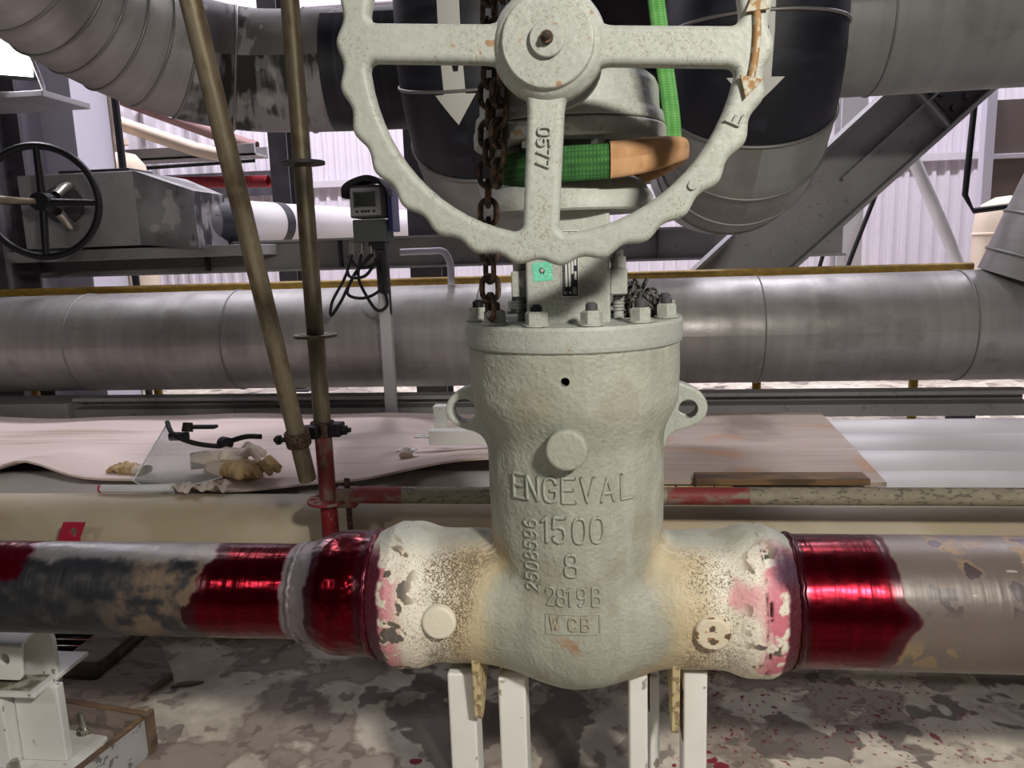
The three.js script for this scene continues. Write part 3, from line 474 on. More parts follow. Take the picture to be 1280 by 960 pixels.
// cables hanging from the transmitter
[
  [[-1.1, 1.1, -2.28], [-1.13, 1.0, -2.25], [-1.2, 0.88, -2.24], [-1.21, 0.82, -2.24], [-1.16, 0.88, -2.24], [-1.08, 1.02, -2.26], [-1.0, 1.1, -2.28]],
  [[-1.055, 1.1, -2.28], [-1.07, 1.0, -2.26], [-1.04, 0.92, -2.25], [-0.98, 0.84, -2.24], [-0.94, 0.86, -2.25], [-0.96, 0.96, -2.27], [-0.99, 1.08, -2.28]],
  [[-1.01, 1.1, -2.28], [-1.1, 0.98, -2.24], [-1.12, 0.92, -2.24], [-1.04, 0.9, -2.23], [-0.96, 0.94, -2.24], [-0.95, 1.0, -2.26], [-0.97, 1.09, -2.28]],
  [[-1.12, 1.09, -2.29], [-1.06, 1.04, -2.26], [-1.0, 1.05, -2.26], [-0.96, 1.1, -2.28]],
  [[-1.13, 1.06, -2.28], [-1.1, 1.0, -2.23], [-1.03, 1.0, -2.22], [-0.99, 1.05, -2.26]],
].forEach((pts, i) => solo('signal_cable', ['longest black cable loop dangling left of the transmitter post', 'round black cable loop hanging beside the white post', 'tangled black cable under the transmitter glands', 'short black cable bend right below the transmitter', 'small black cable loop in the tangle below the transmitter'][i], 'cable', tube(pts, 0.0075, 8, 60), M.rubber, pts[0], 'cables under the transmitter'));
// ------------------------------------------------------------------ left valve with black handwheel
{
  const cx = -3.02, cy = 1.447, cz = -2.8, yaw = 0.25; const g = thing('boxed_valve', 'boxed-in valve with a black four-spoke handwheel at the left edge', 'valve', [-3.0, 1.1, -3.2]);
  const turn = (geo) => geo.rotateY(yaw).translate(cx, cy, cz);
  const w = part(g, 'handwheel_rim', turn(new THREE.TorusGeometry(0.3, 0.02, 12, 64)), M.blackIron);
  for (let k = 0; k < 4; k++) part(g, 'spoke', turn(cyl([0, 0, -0.02], [0.29 * Math.cos(k * 1.5708 + 1.53), 0.29 * Math.sin(k * 1.5708 + 1.53), 0], 0.022, 0.018, 10)), M.blackIron);
  part(g, 'hub', turn(cyl([0, 0, -0.07], [0, 0, 0.03], 0.055, 0.05, 24)), M.blackIron);
  part(g, 'wheel_handle', turn(cyl([-0.02, 0, 0.03], [-0.15, 0.005, 0.15], 0.016, 0.022, 14)), M.galv);
  part(g, 'stem', turn(cyl([0, 0, -0.45], [0, 0, -0.05], 0.04, 0.04, 16)), M.chrome);
  for (const dy of [-0.12, 0.1]) part(g, 'yoke_arm', turn(tube([[0.02, dy, -0.5], [0.04, dy, -0.25], [0.03, dy * 0.4, -0.12]], 0.028, 10, 16)), M.chrome);
  part(g, 'yoke_plate', turn(cyl([0, 0, -0.3], [0, 0, -0.27], 0.11, 0.11, 24)), M.greySteel);
  const bx = (x0, y0, z0, x1, y1, z1) => box(x0, y0, z0, x1, y1, z1, 0.008);
  part(g, 'insulation_box', bx(-3.4, 1.2, -3.66, -2.66, 1.63, -3.12), M.greyPaint);
  part(g, 'box_end_cone', (() => { // pyramid from the box end to the pipe
    const q = (a, b, c, d) => { const G = new THREE.BufferGeometry(); G.setAttribute('position', new THREE.Float32BufferAttribute([...a, ...b, ...c, ...a, ...c, ...d], 3)); G.setAttribute('uv', new THREE.Float32BufferAttribute(new Float32Array(12), 2)); G.computeVertexNormals(); return G; };
    const A = [-2.66, 1.2, -3.12], B = [-2.66, 1.63, -3.12], C = [-2.66, 1.63, -3.72], D = [-2.66, 1.2, -3.72], a = [-2.3, 1.17, -3.12], b = [-2.3, 1.5, -3.12], c = [-2.3, 1.5, -3.5], d = [-2.3, 1.17, -3.5];
    return triUV(merge([q(A, a, b, B), q(B, b, c, C), q(D, C, c, d), q(A, D, d, a), q(a, d, c, b)]));
  })(), M.dirty);
  part(g, 'top_plate', box(-3.15, 1.62, -3.4, -2.7, 1.65, -3.15, 0.004), M.darkSteel);
}
{
  const g = thing('lagged_pipe', 'white lagged pipe with dark bands leading right from the boxed valve', 'pipe', [-2.1, 1.15, -3.9]);
  const a = V(-2.5, 1.335, -3.2), b = V(-1.62, 1.335, -5.6), at = (t) => a.clone().lerp(b, t).toArray();
  const ts = [0, 0.1, 0.17, 0.33, 0.36, 0.6, 1], rs = [0.155, 0.15, 0.145, 0.148, 0.14, 0.138], ms = [M.dirty, M.black, M.ivory, M.black, M.ivory, M.ivory];
  rs.forEach((r, k) => part(g, 'lagging_section', cyl(at(ts[k]), at(ts[k + 1]), r, r, 36), ms[k]));
}
solo('pipe_rest', 'grey steel shelf beam under the white lagged pipe', 'beam', box(-3.6, 1.12, -3.55, -2.0, 1.185, -3.2, 0.004), M.greyPaint, [-2.8, 1.12, -3.4]);
// ------------------------------------------------------------------ things lying on the sheet
// iso-surface of a distance function (surface nets, vertices pulled onto the surface)
function isoMesh(sdf, lo, hi, h, uvOf) {
  const n = [0, 1, 2].map((k) => Math.ceil((hi[k] - lo[k]) / h) + 1), [nx, ny, nz] = n; const val = new Float32Array(nx * ny * nz); const id = (i, j, k) => i + nx * (j + ny * k);
  for (let k = 0; k < nz; k++) for (let j = 0; j < ny; j++) for (let i = 0; i < nx; i++) val[id(i, j, k)] = sdf(lo[0] + i * h, lo[1] + j * h, lo[2] + k * h);
  const vid = new Int32Array(nx * ny * nz).fill(-1), pos = [], nor = [], idx = [], E = 1e-4;
  const grad = (x, y, z) => [sdf(x + E, y, z) - sdf(x - E, y, z), sdf(x, y + E, z) - sdf(x, y - E, z), sdf(x, y, z + E) - sdf(x, y, z - E)].map((q) => q / (2 * E));
  for (let k = 0; k < nz - 1; k++) for (let j = 0; j < ny - 1; j++) for (let i = 0; i < nx - 1; i++) {
    let c = 0, sx = 0, sy = 0, sz = 0; for (let e = 0; e < 12; e++) {
      const ax = e >> 2, b = e & 3; const o = [0, 0, 0]; o[(ax + 1) % 3] = b & 1; o[(ax + 2) % 3] = b >> 1; const p = [...o]; p[ax] = 1;
      const va = val[id(i + o[0], j + o[1], k + o[2])], vb = val[id(i + p[0], j + p[1], k + p[2])]; if (va < 0 !== vb < 0) { const t = va / (va - vb); sx += o[0] + (p[0] - o[0]) * t; sy += o[1] + (p[1] - o[1]) * t; sz += o[2] + (p[2] - o[2]) * t; c++; }
    }
    if (!c) continue; let x = lo[0] + (i + sx / c) * h, y = lo[1] + (j + sy / c) * h, z = lo[2] + (k + sz / c) * h, g;
    for (let it = 0; it < 3; it++) { const d = sdf(x, y, z); g = grad(x, y, z); const q = g[0] * g[0] + g[1] * g[1] + g[2] * g[2] + 1e-9; const m = clamp(d / q, -h, h); x -= m * g[0]; y -= m * g[1]; z -= m * g[2]; }
    g = grad(x, y, z); const l = Math.hypot(...g) || 1; vid[id(i, j, k)] = pos.length / 3; pos.push(x, y, z); nor.push(g[0] / l, g[1] / l, g[2] / l);
  }
  for (let k = 1; k < nz - 1; k++) for (let j = 1; j < ny - 1; j++) for (let i = 1; i < nx - 1; i++) {
    const v0 = val[id(i, j, k)] < 0; const quad = (a, b, c, d, flip) => { if (a < 0 || b < 0 || c < 0 || d < 0) return; flip ? idx.push(a, c, b, a, d, c) : idx.push(a, b, c, a, c, d); };
    if (v0 !== val[id(i + 1, j, k)] < 0) quad(vid[id(i, j - 1, k - 1)], vid[id(i, j, k - 1)], vid[id(i, j, k)], vid[id(i, j - 1, k)], !v0);
    if (v0 !== val[id(i, j + 1, k)] < 0) quad(vid[id(i - 1, j, k - 1)], vid[id(i - 1, j, k)], vid[id(i, j, k)], vid[id(i, j, k - 1)], !v0);
    if (v0 !== val[id(i, j, k + 1)] < 0) quad(vid[id(i - 1, j - 1, k)], vid[id(i, j - 1, k)], vid[id(i, j, k)], vid[id(i - 1, j, k)], !v0);
  }
  const G = new THREE.BufferGeometry(); G.setAttribute('position', new THREE.Float32BufferAttribute(pos, 3)); G.setAttribute('normal', new THREE.Float32BufferAttribute(nor, 3)); const uv = new Float32Array(pos.length / 3 * 2);
  for (let i = 0; i < pos.length / 3; i++) { const q = uvOf(pos[3 * i], pos[3 * i + 1], pos[3 * i + 2]); uv[2 * i] = q[0]; uv[2 * i + 1] = q[1]; } G.setAttribute('uv', new THREE.BufferAttribute(uv, 2)); G.setIndex(idx); return G;
}
const smin = (a, b, k) => { const h = Math.max(k - Math.abs(a - b), 0) / k; return Math.min(a, b) - h * h * k * 0.25; };
const capsule = (x, y, z, a, b, ra, rb) => { const bx = b[0] - a[0], by = b[1] - a[1], bz = b[2] - a[2], px = x - a[0], py = y - a[1], pz = z - a[2]; const t = clamp((px * bx + py * by + pz * bz) / (bx * bx + by * by + bz * bz)); return Math.hypot(px - bx * t, py - by * t, pz - bz * t) - lerp(ra, rb, t); };
function glove(name, label, at, turn, mat, curl, k = 1.2) {
  // palm along +x, fingers beyond it, lying on the sheet
  const bones = [[[-0.06, 0.022, 0], [-0.005, 0.02, 0], 0.034, 0.026], [[-0.005, 0.02, -0.022], [0.04, 0.018, -0.024], 0.022, 0.018], [[-0.005, 0.02, 0.02], [0.04, 0.018, 0.022], 0.022, 0.018]];
  for (let f = 0; f < 4; f++) { const z = -0.033 + f * 0.022; const L = [0.05, 0.062, 0.058, 0.045][f]; bones.push([[0.035, 0.02, z], [0.035 + L * 0.6, 0.03 + curl * 0.5, z * 1.25], 0.0115, 0.011], [[0.035 + L * 0.6, 0.03 + curl * 0.5, z * 1.25], [0.035 + L * 1.1, 0.014 + curl * 0.2, z * 1.35], 0.011, 0.01]); }
  bones.push([[-0.01, 0.018, 0.03], [0.03, 0.018, 0.062], 0.015, 0.012]);
  const wr = (x, y, z) => 0.0022 * Math.sin(x * 190 + z * 60) * Math.sin(z * 130 + y * 90);
  const g = isoMesh((x, y, z) => { let d = 9; bones.forEach((b, i) => { const e = capsule(x, y * (i ? 1 : 1.25), z, ...b); d = i ? smin(d, e, i < 3 ? 0.03 : 0.008) : e; }); return Math.max(d + wr(x, y, z), -y + 0.001); }, [-0.12, -0.01, -0.09], [0.13, 0.09, 0.1], 0.005, (x, y, z) => [x, z + y]);
  const G = thing(name, label, 'glove', at); g.scale(k, k, k).rotateY(turn).translate(...at); part(G, 'leather_shell', g, mat);
  const c = cyl([-0.105, 0.026, 0], [-0.05, 0.025, 0], 0.032, 0.034, 20, false); c.scale(k, k * 0.75, k * 1.25).rotateY(turn).translate(...at); part(G, 'cuff', c, M.cotton); return G;
}
glove('work_glove', 'tan leather work glove with curled fingers right of the face shield', [-1.21, 0.345, -1.235], -0.15, M.leather, 0.02);
glove('work_glove', 'pale work glove lying across the tan glove behind the shield', [-1.3, 0.37, -1.31], 0.5, M.cotton, 0.012);
glove('work_glove', 'flattened tan glove sticking out left of the face shield', [-1.66, 0.345, -1.27], 2.9, M.leather, 0, 0.75);
{
  const g = thing('face_shield', 'clear face shield with a black headband leaning on the gloves', 'face shield', [-1.45, 0.335, -1.2]);
  const topP = new THREE.CatmullRomCurve3([V(-1.555, 0.505, -1.37), V(-1.47, 0.478, -1.27), V(-1.39, 0.44, -1.29), V(-1.33, 0.41, -1.38)]), botP = new THREE.CatmullRomCurve3([V(-1.585, 0.345, -1.17), V(-1.475, 0.342, -1.1), V(-1.36, 0.345, -1.11), V(-1.27, 0.35, -1.2)]);
  part(g, 'visor', grid(24, 8, (u, v) => topP.getPoint(u).lerp(botP.getPoint(u), v).toArray()), M.clearPlastic);
  part(g, 'visor_edge', tube([topP.getPoint(0).toArray(), topP.getPoint(0).lerp(botP.getPoint(0), 0.5).toArray(), botP.getPoint(0).toArray()], 0.0025, 6, 20), visorEdge); part(g, 'visor_edge', tube([0, 0.2, 0.4, 0.6, 0.8, 1].map((t) => botP.getPoint(t).toArray()), 0.002, 6, 40), visorEdge);
  part(g, 'headband', tube([0, 0.15, 0.3, 0.45, 0.6, 0.8, 1].map((t) => topP.getPoint(t).add(V(0, 0.004, 0)).toArray()), 0.009, 8, 40), M.rubber);
  part(g, 'brow_guard', box(-1.5, 0.462, -1.3, -1.43, 0.49, -1.27, 0.006), M.rubber);
  part(g, 'adjust_knob', cyl([-1.44, 0.49, -1.3], [-1.44, 0.52, -1.31], 0.02, 0.017, 16), M.rubber); part(g, 'ratchet_strap', box(-1.44, 0.495, -1.34, -1.34, 0.507, -1.31, 0.004), M.rubber);
  part(g, 'side_hinge', cyl([-1.34, 0.43, -1.36], [-1.31, 0.435, -1.34], 0.026, 0.022, 16), M.rubber); part(g, 'rear_strap', tube([[-1.33, 0.432, -1.37], [-1.27, 0.445, -1.4], [-1.21, 0.445, -1.4]], 0.01, 8, 20), M.rubber);
}
{
  const g = thing('foam_roll', 'thin white foam roll with a pink end in front of the face shield', 'roll', [-1.55, 0.335, -1.1]);
  part(g, 'roll', tube([[-1.64, 0.345, -1.08], [-1.5, 0.347, -1.075], [-1.38, 0.347, -1.09]], 0.014, 12, 20), M.plainWhite);
  part(g, 'pink_end', cyl([-1.648, 0.3448, -1.08], [-1.64, 0.345, -1.08], 0.0145, 0.0145, 14), std({ color: 0xb8384c, roughness: 0.6 }));
}
solo('rag', 'crumpled white rag strip beyond the foam roll', 'rag', slab(26, 6, (u, v) => { const x = lerp(-1.38, -1.2, u); return [x, 0.352 + 0.009 * Math.sin(u * 17 + v * 5) + 0.006 * Math.sin(u * 31), lerp(-1.06, -1.12, v) + 0.012 * Math.sin(u * 6)]; }, 0.004), M.cotton, [-1.29, 0.345, -1.09]);
{
  const g = thing('u_bracket', 'white painted steel bracket lying on the sheet left of the valve', 'bracket', [-0.5, 0.37, -1.55]); const y = 0.382;
  part(g, 'channel', box(-0.6, y, -1.56, -0.14, y + 0.055, -1.5, 0.003), M.white);
  part(g, 'upright', box(-0.6, y, -1.62, -0.55, y + 0.125, -1.6, 0.003), M.white); part(g, 'top_tab', box(-0.602, y + 0.12, -1.66, -0.55, y + 0.128, -1.6, 0.002), M.white);
  const tab = (x, yy, z) => { const s = new THREE.Shape(); s.moveTo(-0.035, -0.02); s.lineTo(0.035, -0.02); s.lineTo(0.035, 0.02); s.lineTo(-0.035, 0.02); const h = new THREE.Path(); h.absarc(0, 0, 0.009, 0, TAU, true); s.holes.push(h); return extrude(s, 0.007, 0.001, 16).rotateX(-Math.PI / 2).translate(x, yy, z); };
  part(g, 'foot_tab', tab(-0.63, y + 0.02, -1.55), M.white); part(g, 'foot_tab', tab(-0.67, y - 0.005, -1.44), M.white); part(g, 'bolt_socket', cyl([-0.67, y - 0.02, -1.42], [-0.67, y - 0.005, -1.44], 0.026, 0.022, 16), M.cotton);
}
// ------------------------------------------------------------------ main gate valve
const AX = 0.5;   // height of the pipe axis
const nozR = (ax) => { if (ax < 0.235) return 0.1155; if (ax < 0.283) return lerp(0.1155, 0.127, sstep(0.235, 0.283, ax)); if (ax < 0.314) return 0.127; return lerp(0.127, 0.1085, clamp((ax - 0.314) / 0.036)); };
const bodyR = (y) => { if (y > 0.868) return 0.171; if (y > 0.785) return lerp(0.146, 0.171, sstep(0.785, 0.868, y)); return lerp(0.139, 0.146, sstep(0.5, 0.7, y)); };
function bodySdf(x, y, z) {
  const rxz = Math.hypot(x, z); let d = (Math.hypot(rxz, Math.min(y - 0.488, 0)) - bodyR(Math.max(y, 0.488))) * 0.95; d = Math.max(d, y - 0.946);
  const groove = Math.abs(Math.abs(x) - 0.297) < 0.003 ? 0.0016 : 0; let n = Math.hypot(y - AX, z) - nozR(Math.abs(x)) + groove; n = Math.max(n * 0.95, Math.abs(x) - 0.35);
  d = smin(d, n, lerp(0.055, 0.02, sstep(0.5, 0.59, y)));
  return d + 0.0007 * Math.sin(x * 61 + y * 33) * Math.sin(y * 57 - z * 41) * Math.sin(z * 63 + x * 20);
}
const bodyUV = (x, y, z) => { const ax = Math.abs(x), w = sstep(0.1, 0.19, ax) * (1 - sstep(0.6, 0.67, y)); const az = Math.abs(z) + 1e-4; const U = lerp(0.145 * Math.atan2(x, az), x, w), W = lerp(y, AX + 0.118 * Math.atan2(y - AX, az), w); return [(U + 0.45) / 0.9, (W - 0.28) / 0.72]; };
const bodyTex = tex(2048, 1600, (u, v) => {
  const U = u * 0.9 - 0.45, W = v * 0.72 + 0.28, A = Math.abs(U); const n = fbm(u, v, 6, 5, 5, 301), f = fbm(u, v, 520, 416, 2, 303), cn = 0.75 * fbm(u, v, 44, 36, 3, 331) + 0.25 * fbm(u, v, 12, 10, 3, 333), m = fbm(u, v, 30, 24, 4, 305), g = fbm(u, v, 14, 11, 4, 307), st = fbm(u, v, 60, 6, 3, 309);
  const noz = 1 - sstep(0.6, 0.66, W);
  let c = mix3([147, 149, 138], [163, 165, 153], n); c = c.map((q) => q + 14 * (f - 0.5) + 20 * (st - 0.5) + 18 * (m - 0.5));
  c = mix3(c, [132, 122, 102], sstep(0.6, 0.72, g) * 0.3);
  const cream = sstep(0.135, 0.175, A + 0.03 * (g - 0.5)) * noz; c = mix3(c, mix3([210, 203, 186], [226, 222, 210], n), cream);
  const tan = sstep(0.12, 0.16, A + 0.05 * (g - 0.5)) * (1 - sstep(0.185, 0.235, A + 0.05 * (n - 0.5))) * noz; c = mix3(c, mix3([168, 148, 108], [192, 174, 136], m), tan * 0.7);
  const soot = sstep(0.15, 0.19, A + 0.06 * (g - 0.5)) * (1 - sstep(0.21, 0.27, A + 0.08 * (m - 0.5))) * noz; c = mix3(c, [98, 84, 66], soot * sstep(0.4, 0.66, f * 0.7 + 0.3 * g) * 0.85); c = mix3(c, [110, 96, 76], sstep(0.68, 0.74, f) * noz * sstep(0.16, 0.2, A) * 0.5);
  // pink dye smears
  const right = sstep(0.2, 0.24, U), left = sstep(0.28, 0.31, -U);
  const pinkA = right * sstep(0.28, 0.31, U + 0.05 * (g - 0.5)) * sstep(0.46, 0.55, m + 0.25 * (n - 0.4)); c = mix3(c, [190, 92, 112], pinkA * 0.85 * noz);
  const sx = clamp((U - 0.235) / 0.05, 0, 1), sm = sstep(0.2, 0.235, U) * sstep(0.0, 0.3, sx + 0.5 * (m - 0.5)) * sstep(0.515, 0.55, W + 0.05 * (m - 0.5)) * (1 - sstep(0.562, 0.59, W + 0.05 * (m - 0.5))) * (1 - sstep(0.28, 0.3, U)); c = mix3(c, [202, 128, 136], sm * 0.7);
  c = mix3(c, [196, 108, 122], left * sstep(0.53, 0.6, m) * 0.7);
  // flaked paint showing dark steel
  const chipZone = noz * sstep(0.255, 0.285, A); const chip = sstep(0.645, 0.652, cn) * chipZone; c = mix3(c, [96, 90, 84], chip); c = mix3(c, [150, 112, 70], chipZone * sstep(0.628, 0.64, cn) * (1 - chip) * 0.6);
  // dye running over the weld end
  const end = noz * sstep(0.322, 0.33, A + 0.016 * (m - 0.5)); c = mix3(c, [70, 14, 30], end); const purple = noz * sstep(0.3, 0.318, U + 0.03 * (g - 0.5)) * sstep(0.56, 0.6, W + 0.05 * (m - 0.5)); c = mix3(c, [62, 40, 58], purple * 0.85);
  const rusty = Math.exp(-(((U - 0.0) / 0.03) ** 2) - (((W - 0.485) / 0.016) ** 2)); c = mix3(c, [140, 84, 48], rusty * sstep(0.5, 0.66, m) * 0.55);
  return c;
}); bodyTex.wrapS = bodyTex.wrapT = THREE.ClampToEdgeWrapping;
const castBody = castTex.clone(); castBody.repeat.set(3, 2.4); castBody.needsUpdate = true;
const bodyMat = std({ map: bodyTex, roughness: 0.55, bumpMap: castBody, bumpScale: 0.0028 });
const letterMat = bodyMat.clone(); letterMat.map = null; letterMat.color.set(0x989a8f);
const valve = thing('gate_valve', 'large grey cast gate valve with raised lettering in the middle of the picture', 'valve', [0, 0.344, 0]);
const bodyShell = new Brush(isoMesh(bodySdf, [-0.37, 0.33, -0.19], [0.37, 0.96, 0.19], 0.0058, bodyUV)), drill = new Brush(new THREE.CylinderGeometry(0.0066, 0.0066, 0.16, 24).rotateX(Math.PI / 2).translate(-0.007, 0.907, 0.15));   // tapped drain hole
bodyShell.updateMatrixWorld(); drill.updateMatrixWorld(); const csg = new Evaluator(); csg.useGroups = false; csg.attributes = ['position', 'normal', 'uv'];
part(valve, 'body', csg.evaluate(bodyShell, drill, SUBTRACTION).geometry, bodyMat);
const surfZ = (x, y) => { let z = 0.3; for (let i = 0; i < 60; i++) { const d = bodySdf(x, y, z); if (d < 0.0002) break; z -= d * 0.9; } return z; };
const gradAt = (x, y, z) => { const e = 0.001; return V(bodySdf(x + e, y, z) - bodySdf(x - e, y, z), bodySdf(x, y + e, z) - bodySdf(x, y - e, z), bodySdf(x, y, z + e) - bodySdf(x, y, z - e)).normalize(); };
// bonnet flange, nuts and studs
part(valve, 'bonnet_flange', lathe(hard([[0, 0.944], [0.168, 0.944], [0.1745, 0.949], [0.1755, 0.955], [0.1755, 0.98], [0.1735, 0.985], [0, 0.986]]), [0, 0, 0], 96), M.paint);
{
  const nut = merge([cyl([0, 0, 0], [0, 0.0185, 0], 0.0165, 0.0165, 6), cyl([0, 0.018, 0], [0, 0.0205, 0], 0.0155, 0.0135, 6)]), washer = cyl([0, -0.001, 0], [0, 0.002, 0], 0.019, 0.019, 24), stud = merge([cyl([0, 0.015, 0], [0, 0.028, 0], 0.0088, 0.0088, 16), cyl([0, 0.028, 0], [0, 0.031, 0], 0.0088, 0.006, 16)]);
  for (let k = 0; k < 12; k++) { const a = (-18 + k * 30) * Math.PI / 180, x = 0.154 * Math.sin(a), z = 0.154 * Math.cos(a); const q = new THREE.Quaternion().setFromAxisAngle(Y, a + 0.52 + (rnd() - 0.5) * 0.7); const n = place(valve, 'nut', nut, M.paint, [x, 0.987, z], q); place(n, 'washer', washer, M.paint, [x, 0.987, z]); place(n, 'stud', stud, k === 0 || k > 8 ? M.blackIron : M.greySteel, [x, 0.987 + (k % 3) * 0.001, z]); }
}
// lifting lugs
for (const s of [-1, 1]) {
  const sh = new THREE.Shape(); sh.moveTo(s * 0.13, 0.885); sh.lineTo(s * 0.166, 0.878); sh.bezierCurveTo(s * 0.185, 0.872, s * 0.214, 0.862, s * 0.215, 0.836); sh.bezierCurveTo(s * 0.215, 0.81, s * 0.19, 0.803, s * 0.17, 0.798); sh.bezierCurveTo(s * 0.158, 0.794, s * 0.15, 0.786, s * 0.147, 0.77); sh.lineTo(s * 0.12, 0.78); const h = new THREE.Path(); h.absarc(s * 0.184, 0.834, 0.0195, 0, TAU, true); sh.holes.push(h);
  part(valve, 'lifting_lug', extrude(sh, 0.034, 0.004, 24).translate(0, 0, -0.017), M.paint);
}
// cast bosses and the plug hole
const bossGeo = (r, d) => lathe([[0, d], [r * 0.8, d], [r * 0.95, d - 0.0015], [r, d - 0.005], [r * 1.02, 0], [r * 1.1, -0.02]], [0, 0, 0], 40);
function onBody(geo, x, y, sink = 0) { const z = surfZ(x, y), n = gradAt(x, y, z); geo.applyQuaternion(new THREE.Quaternion().setFromUnitVectors(Y, n)); geo.translate(x - n.x * sink, y - n.y * sink, z - n.z * sink); return geo; }
const chipped = std({ map: tex(256, 256, (u, v) => { const e = fbm(u, v, 6, 6, 4, 321); let c = mix3([216, 206, 186], [200, 188, 164], fbm(u, v, 20, 20, 3, 323)); c = mix3(c, [140, 96, 52], sstep(0.55, 0.6, e)); return mix3(c, [84, 78, 72], sstep(0.61, 0.63, e)); }, { size: [0.09, 0.06] }), roughness: 0.6 });
part(valve, 'cast_boss', bossGeo(0.031, 0.024).applyQuaternion(new THREE.Quaternion().setFromUnitVectors(Y, V(0, 0, 1))).translate(-0.007, 0.806, 0.15), letterMat);
part(valve, 'cast_boss', onBody(bossGeo(0.028, 0.009), -0.222, 0.506), std({ color: 0xd9d3c2, roughness: 0.55, bumpMap: castTex, bumpScale: 0.001 })); part(valve, 'cast_boss', onBody(bossGeo(0.028, 0.009), 0.212, 0.498), chipped);
// support feet under the nozzles
for (const [x, y1] of [[-0.172, 0.302], [0.16, 0.288]]) { const sh = poly([[0.085, 0.425], [0.082, 0.4], [0.074, y1 + 0.01], [0.066, y1], [0.045, y1 + 0.005], [-0.02, 0.36], [-0.05, 0.39], [-0.06, 0.42]]); part(valve, 'support_foot', extrude(sh, 0.013, 0.002).rotateY(-Math.PI / 2).translate(x + 0.0065, 0, 0), M.tanPaint); }
// raised cast lettering
const loop = (cx, cy, rx, ry, n = 14, p = 0.75) => { const o = []; for (let k = 0; k <= n; k++) { const a = Math.PI / 2 + k / n * 6.2832; const c = Math.cos(a), s = Math.sin(a); o.push([cx + rx * Math.sign(c) * Math.abs(c) ** p, cy + ry * Math.sign(s) * Math.abs(s) ** p]); } return o; };
const GLYPH = {
  E: [[[1, 1.7], [0, 1.7], [0, 0], [1, 0]], [[0, 0.88], [0.8, 0.88]]], N: [[[0, 0], [0, 1.7], [0.95, 0], [0.95, 1.7]]], V: [[[0, 1.7], [0.5, 0], [1, 1.7]]], A: [[[0, 0], [0.5, 1.7], [1, 0]], [[0.2, 0.55], [0.8, 0.55]]], L: [[[0, 1.7], [0, 0], [0.9, 0]]],
  G: [[[1, 1.3], [0.85, 1.6], [0.5, 1.7], [0.15, 1.58], [0, 1.2], [0, 0.5], [0.15, 0.12], [0.5, 0], [0.85, 0.12], [1, 0.4], [1, 0.8], [0.55, 0.8]]], C: [[[1, 1.3], [0.85, 1.6], [0.5, 1.7], [0.15, 1.58], [0, 1.2], [0, 0.5], [0.15, 0.12], [0.5, 0], [0.85, 0.12], [1, 0.4]]],
  1: [[[0.15, 1.38], [0.5, 1.7], [0.5, 0]]], 5: [[[0.95, 1.7], [0.1, 1.7], [0.05, 0.95], [0.45, 1.08], [0.85, 0.95], [1, 0.55], [0.85, 0.15], [0.45, 0], [0.1, 0.12], [0, 0.35]]], 0: [loop(0.5, 0.85, 0.5, 0.85)], 8: [loop(0.5, 1.28, 0.42, 0.42), loop(0.5, 0.43, 0.5, 0.43)],
  2: [[[0, 1.3], [0.12, 1.58], [0.5, 1.7], [0.88, 1.55], [0.95, 1.2], [0.75, 0.85], [0, 0], [1, 0]]], 9: [loop(0.5, 1.22, 0.46, 0.48), [[0.96, 1.22], [0.95, 0.45], [0.75, 0.1], [0.4, 0], [0.1, 0.15]]], 6: [loop(0.5, 0.48, 0.46, 0.48), [[0.04, 0.48], [0.06, 1.25], [0.28, 1.6], [0.6, 1.7], [0.9, 1.55]]], 7: [[[0, 1.7], [1, 1.7], [0.4, 0]]],
  B: [[[0, 0], [0, 1.7], [0.55, 1.7], [0.88, 1.5], [0.85, 1.05], [0.55, 0.9], [0, 0.9]], [[0.55, 0.9], [0.95, 0.7], [1, 0.25], [0.7, 0], [0, 0]]], W: [[[0, 1.7], [0.28, 0], [0.55, 1.3], [0.82, 0], [1.1, 1.7]]], F: [[[1, 1.7], [0, 1.7], [0, 0]], [[0, 0.9], [0.7, 0.9]]],
};
const dense = (pl, step) => { const o = []; for (let i = 0; i + 1 < pl.length; i++) { const [a, b] = pl[i], [c, d] = pl[i + 1]; const n = Math.max(1, Math.round(Math.hypot(c - a, d - b) / step)); for (let k = 0; k < n; k++) o.push([lerp(a, c, k / n), lerp(b, d, k / n)]); } o.push(pl[pl.length - 1]); return o; };
function glyphGeo(ch, map, r) { return merge(GLYPH[ch].map((pl) => { const pts = dense(pl, 0.17).map(([x, y]) => map(x, y)); const g = tube(pts, r, 7, pts.length * 2); const c0 = pts[0], c1 = pts[pts.length - 1]; return merge([g, new THREE.SphereGeometry(r, 8, 6).translate(...c0), new THREE.SphereGeometry(r, 8, 6).translate(...c1)]); })); }
const onSurf = (lift) => (x, y) => { const z = surfZ(x, y), n = gradAt(x, y, z); return [x + n.x * lift, y + n.y * lift, z + n.z * lift]; };
const surf = onSurf(0.0009);
const word = (txt, xs, y0, h, w, r, mat = M.paint) => [...txt].forEach((ch, i) => part(valve, 'raised_letter', glyphGeo(ch, (a, b) => surf(xs[i] + a * w, y0 + b / 1.7 * h), r), mat));
word('ENGEVAL', [-0.0915, -0.07, -0.0435, -0.0155, 0.0125, 0.0425, 0.0725], 0.7185, 0.038, 0.0185, 0.0026, letterMat);
word('1500', [-0.0505, -0.031, -0.0005, 0.026], 0.654, 0.04, 0.0185, 0.0027, letterMat);
word('8', [-0.014], 0.599, 0.036, 0.0185, 0.0026, letterMat);
word('2819B', [-0.044, -0.0275, -0.0145, 0.0035, 0.0265], 0.549, 0.03, 0.0125, 0.0018, letterMat);
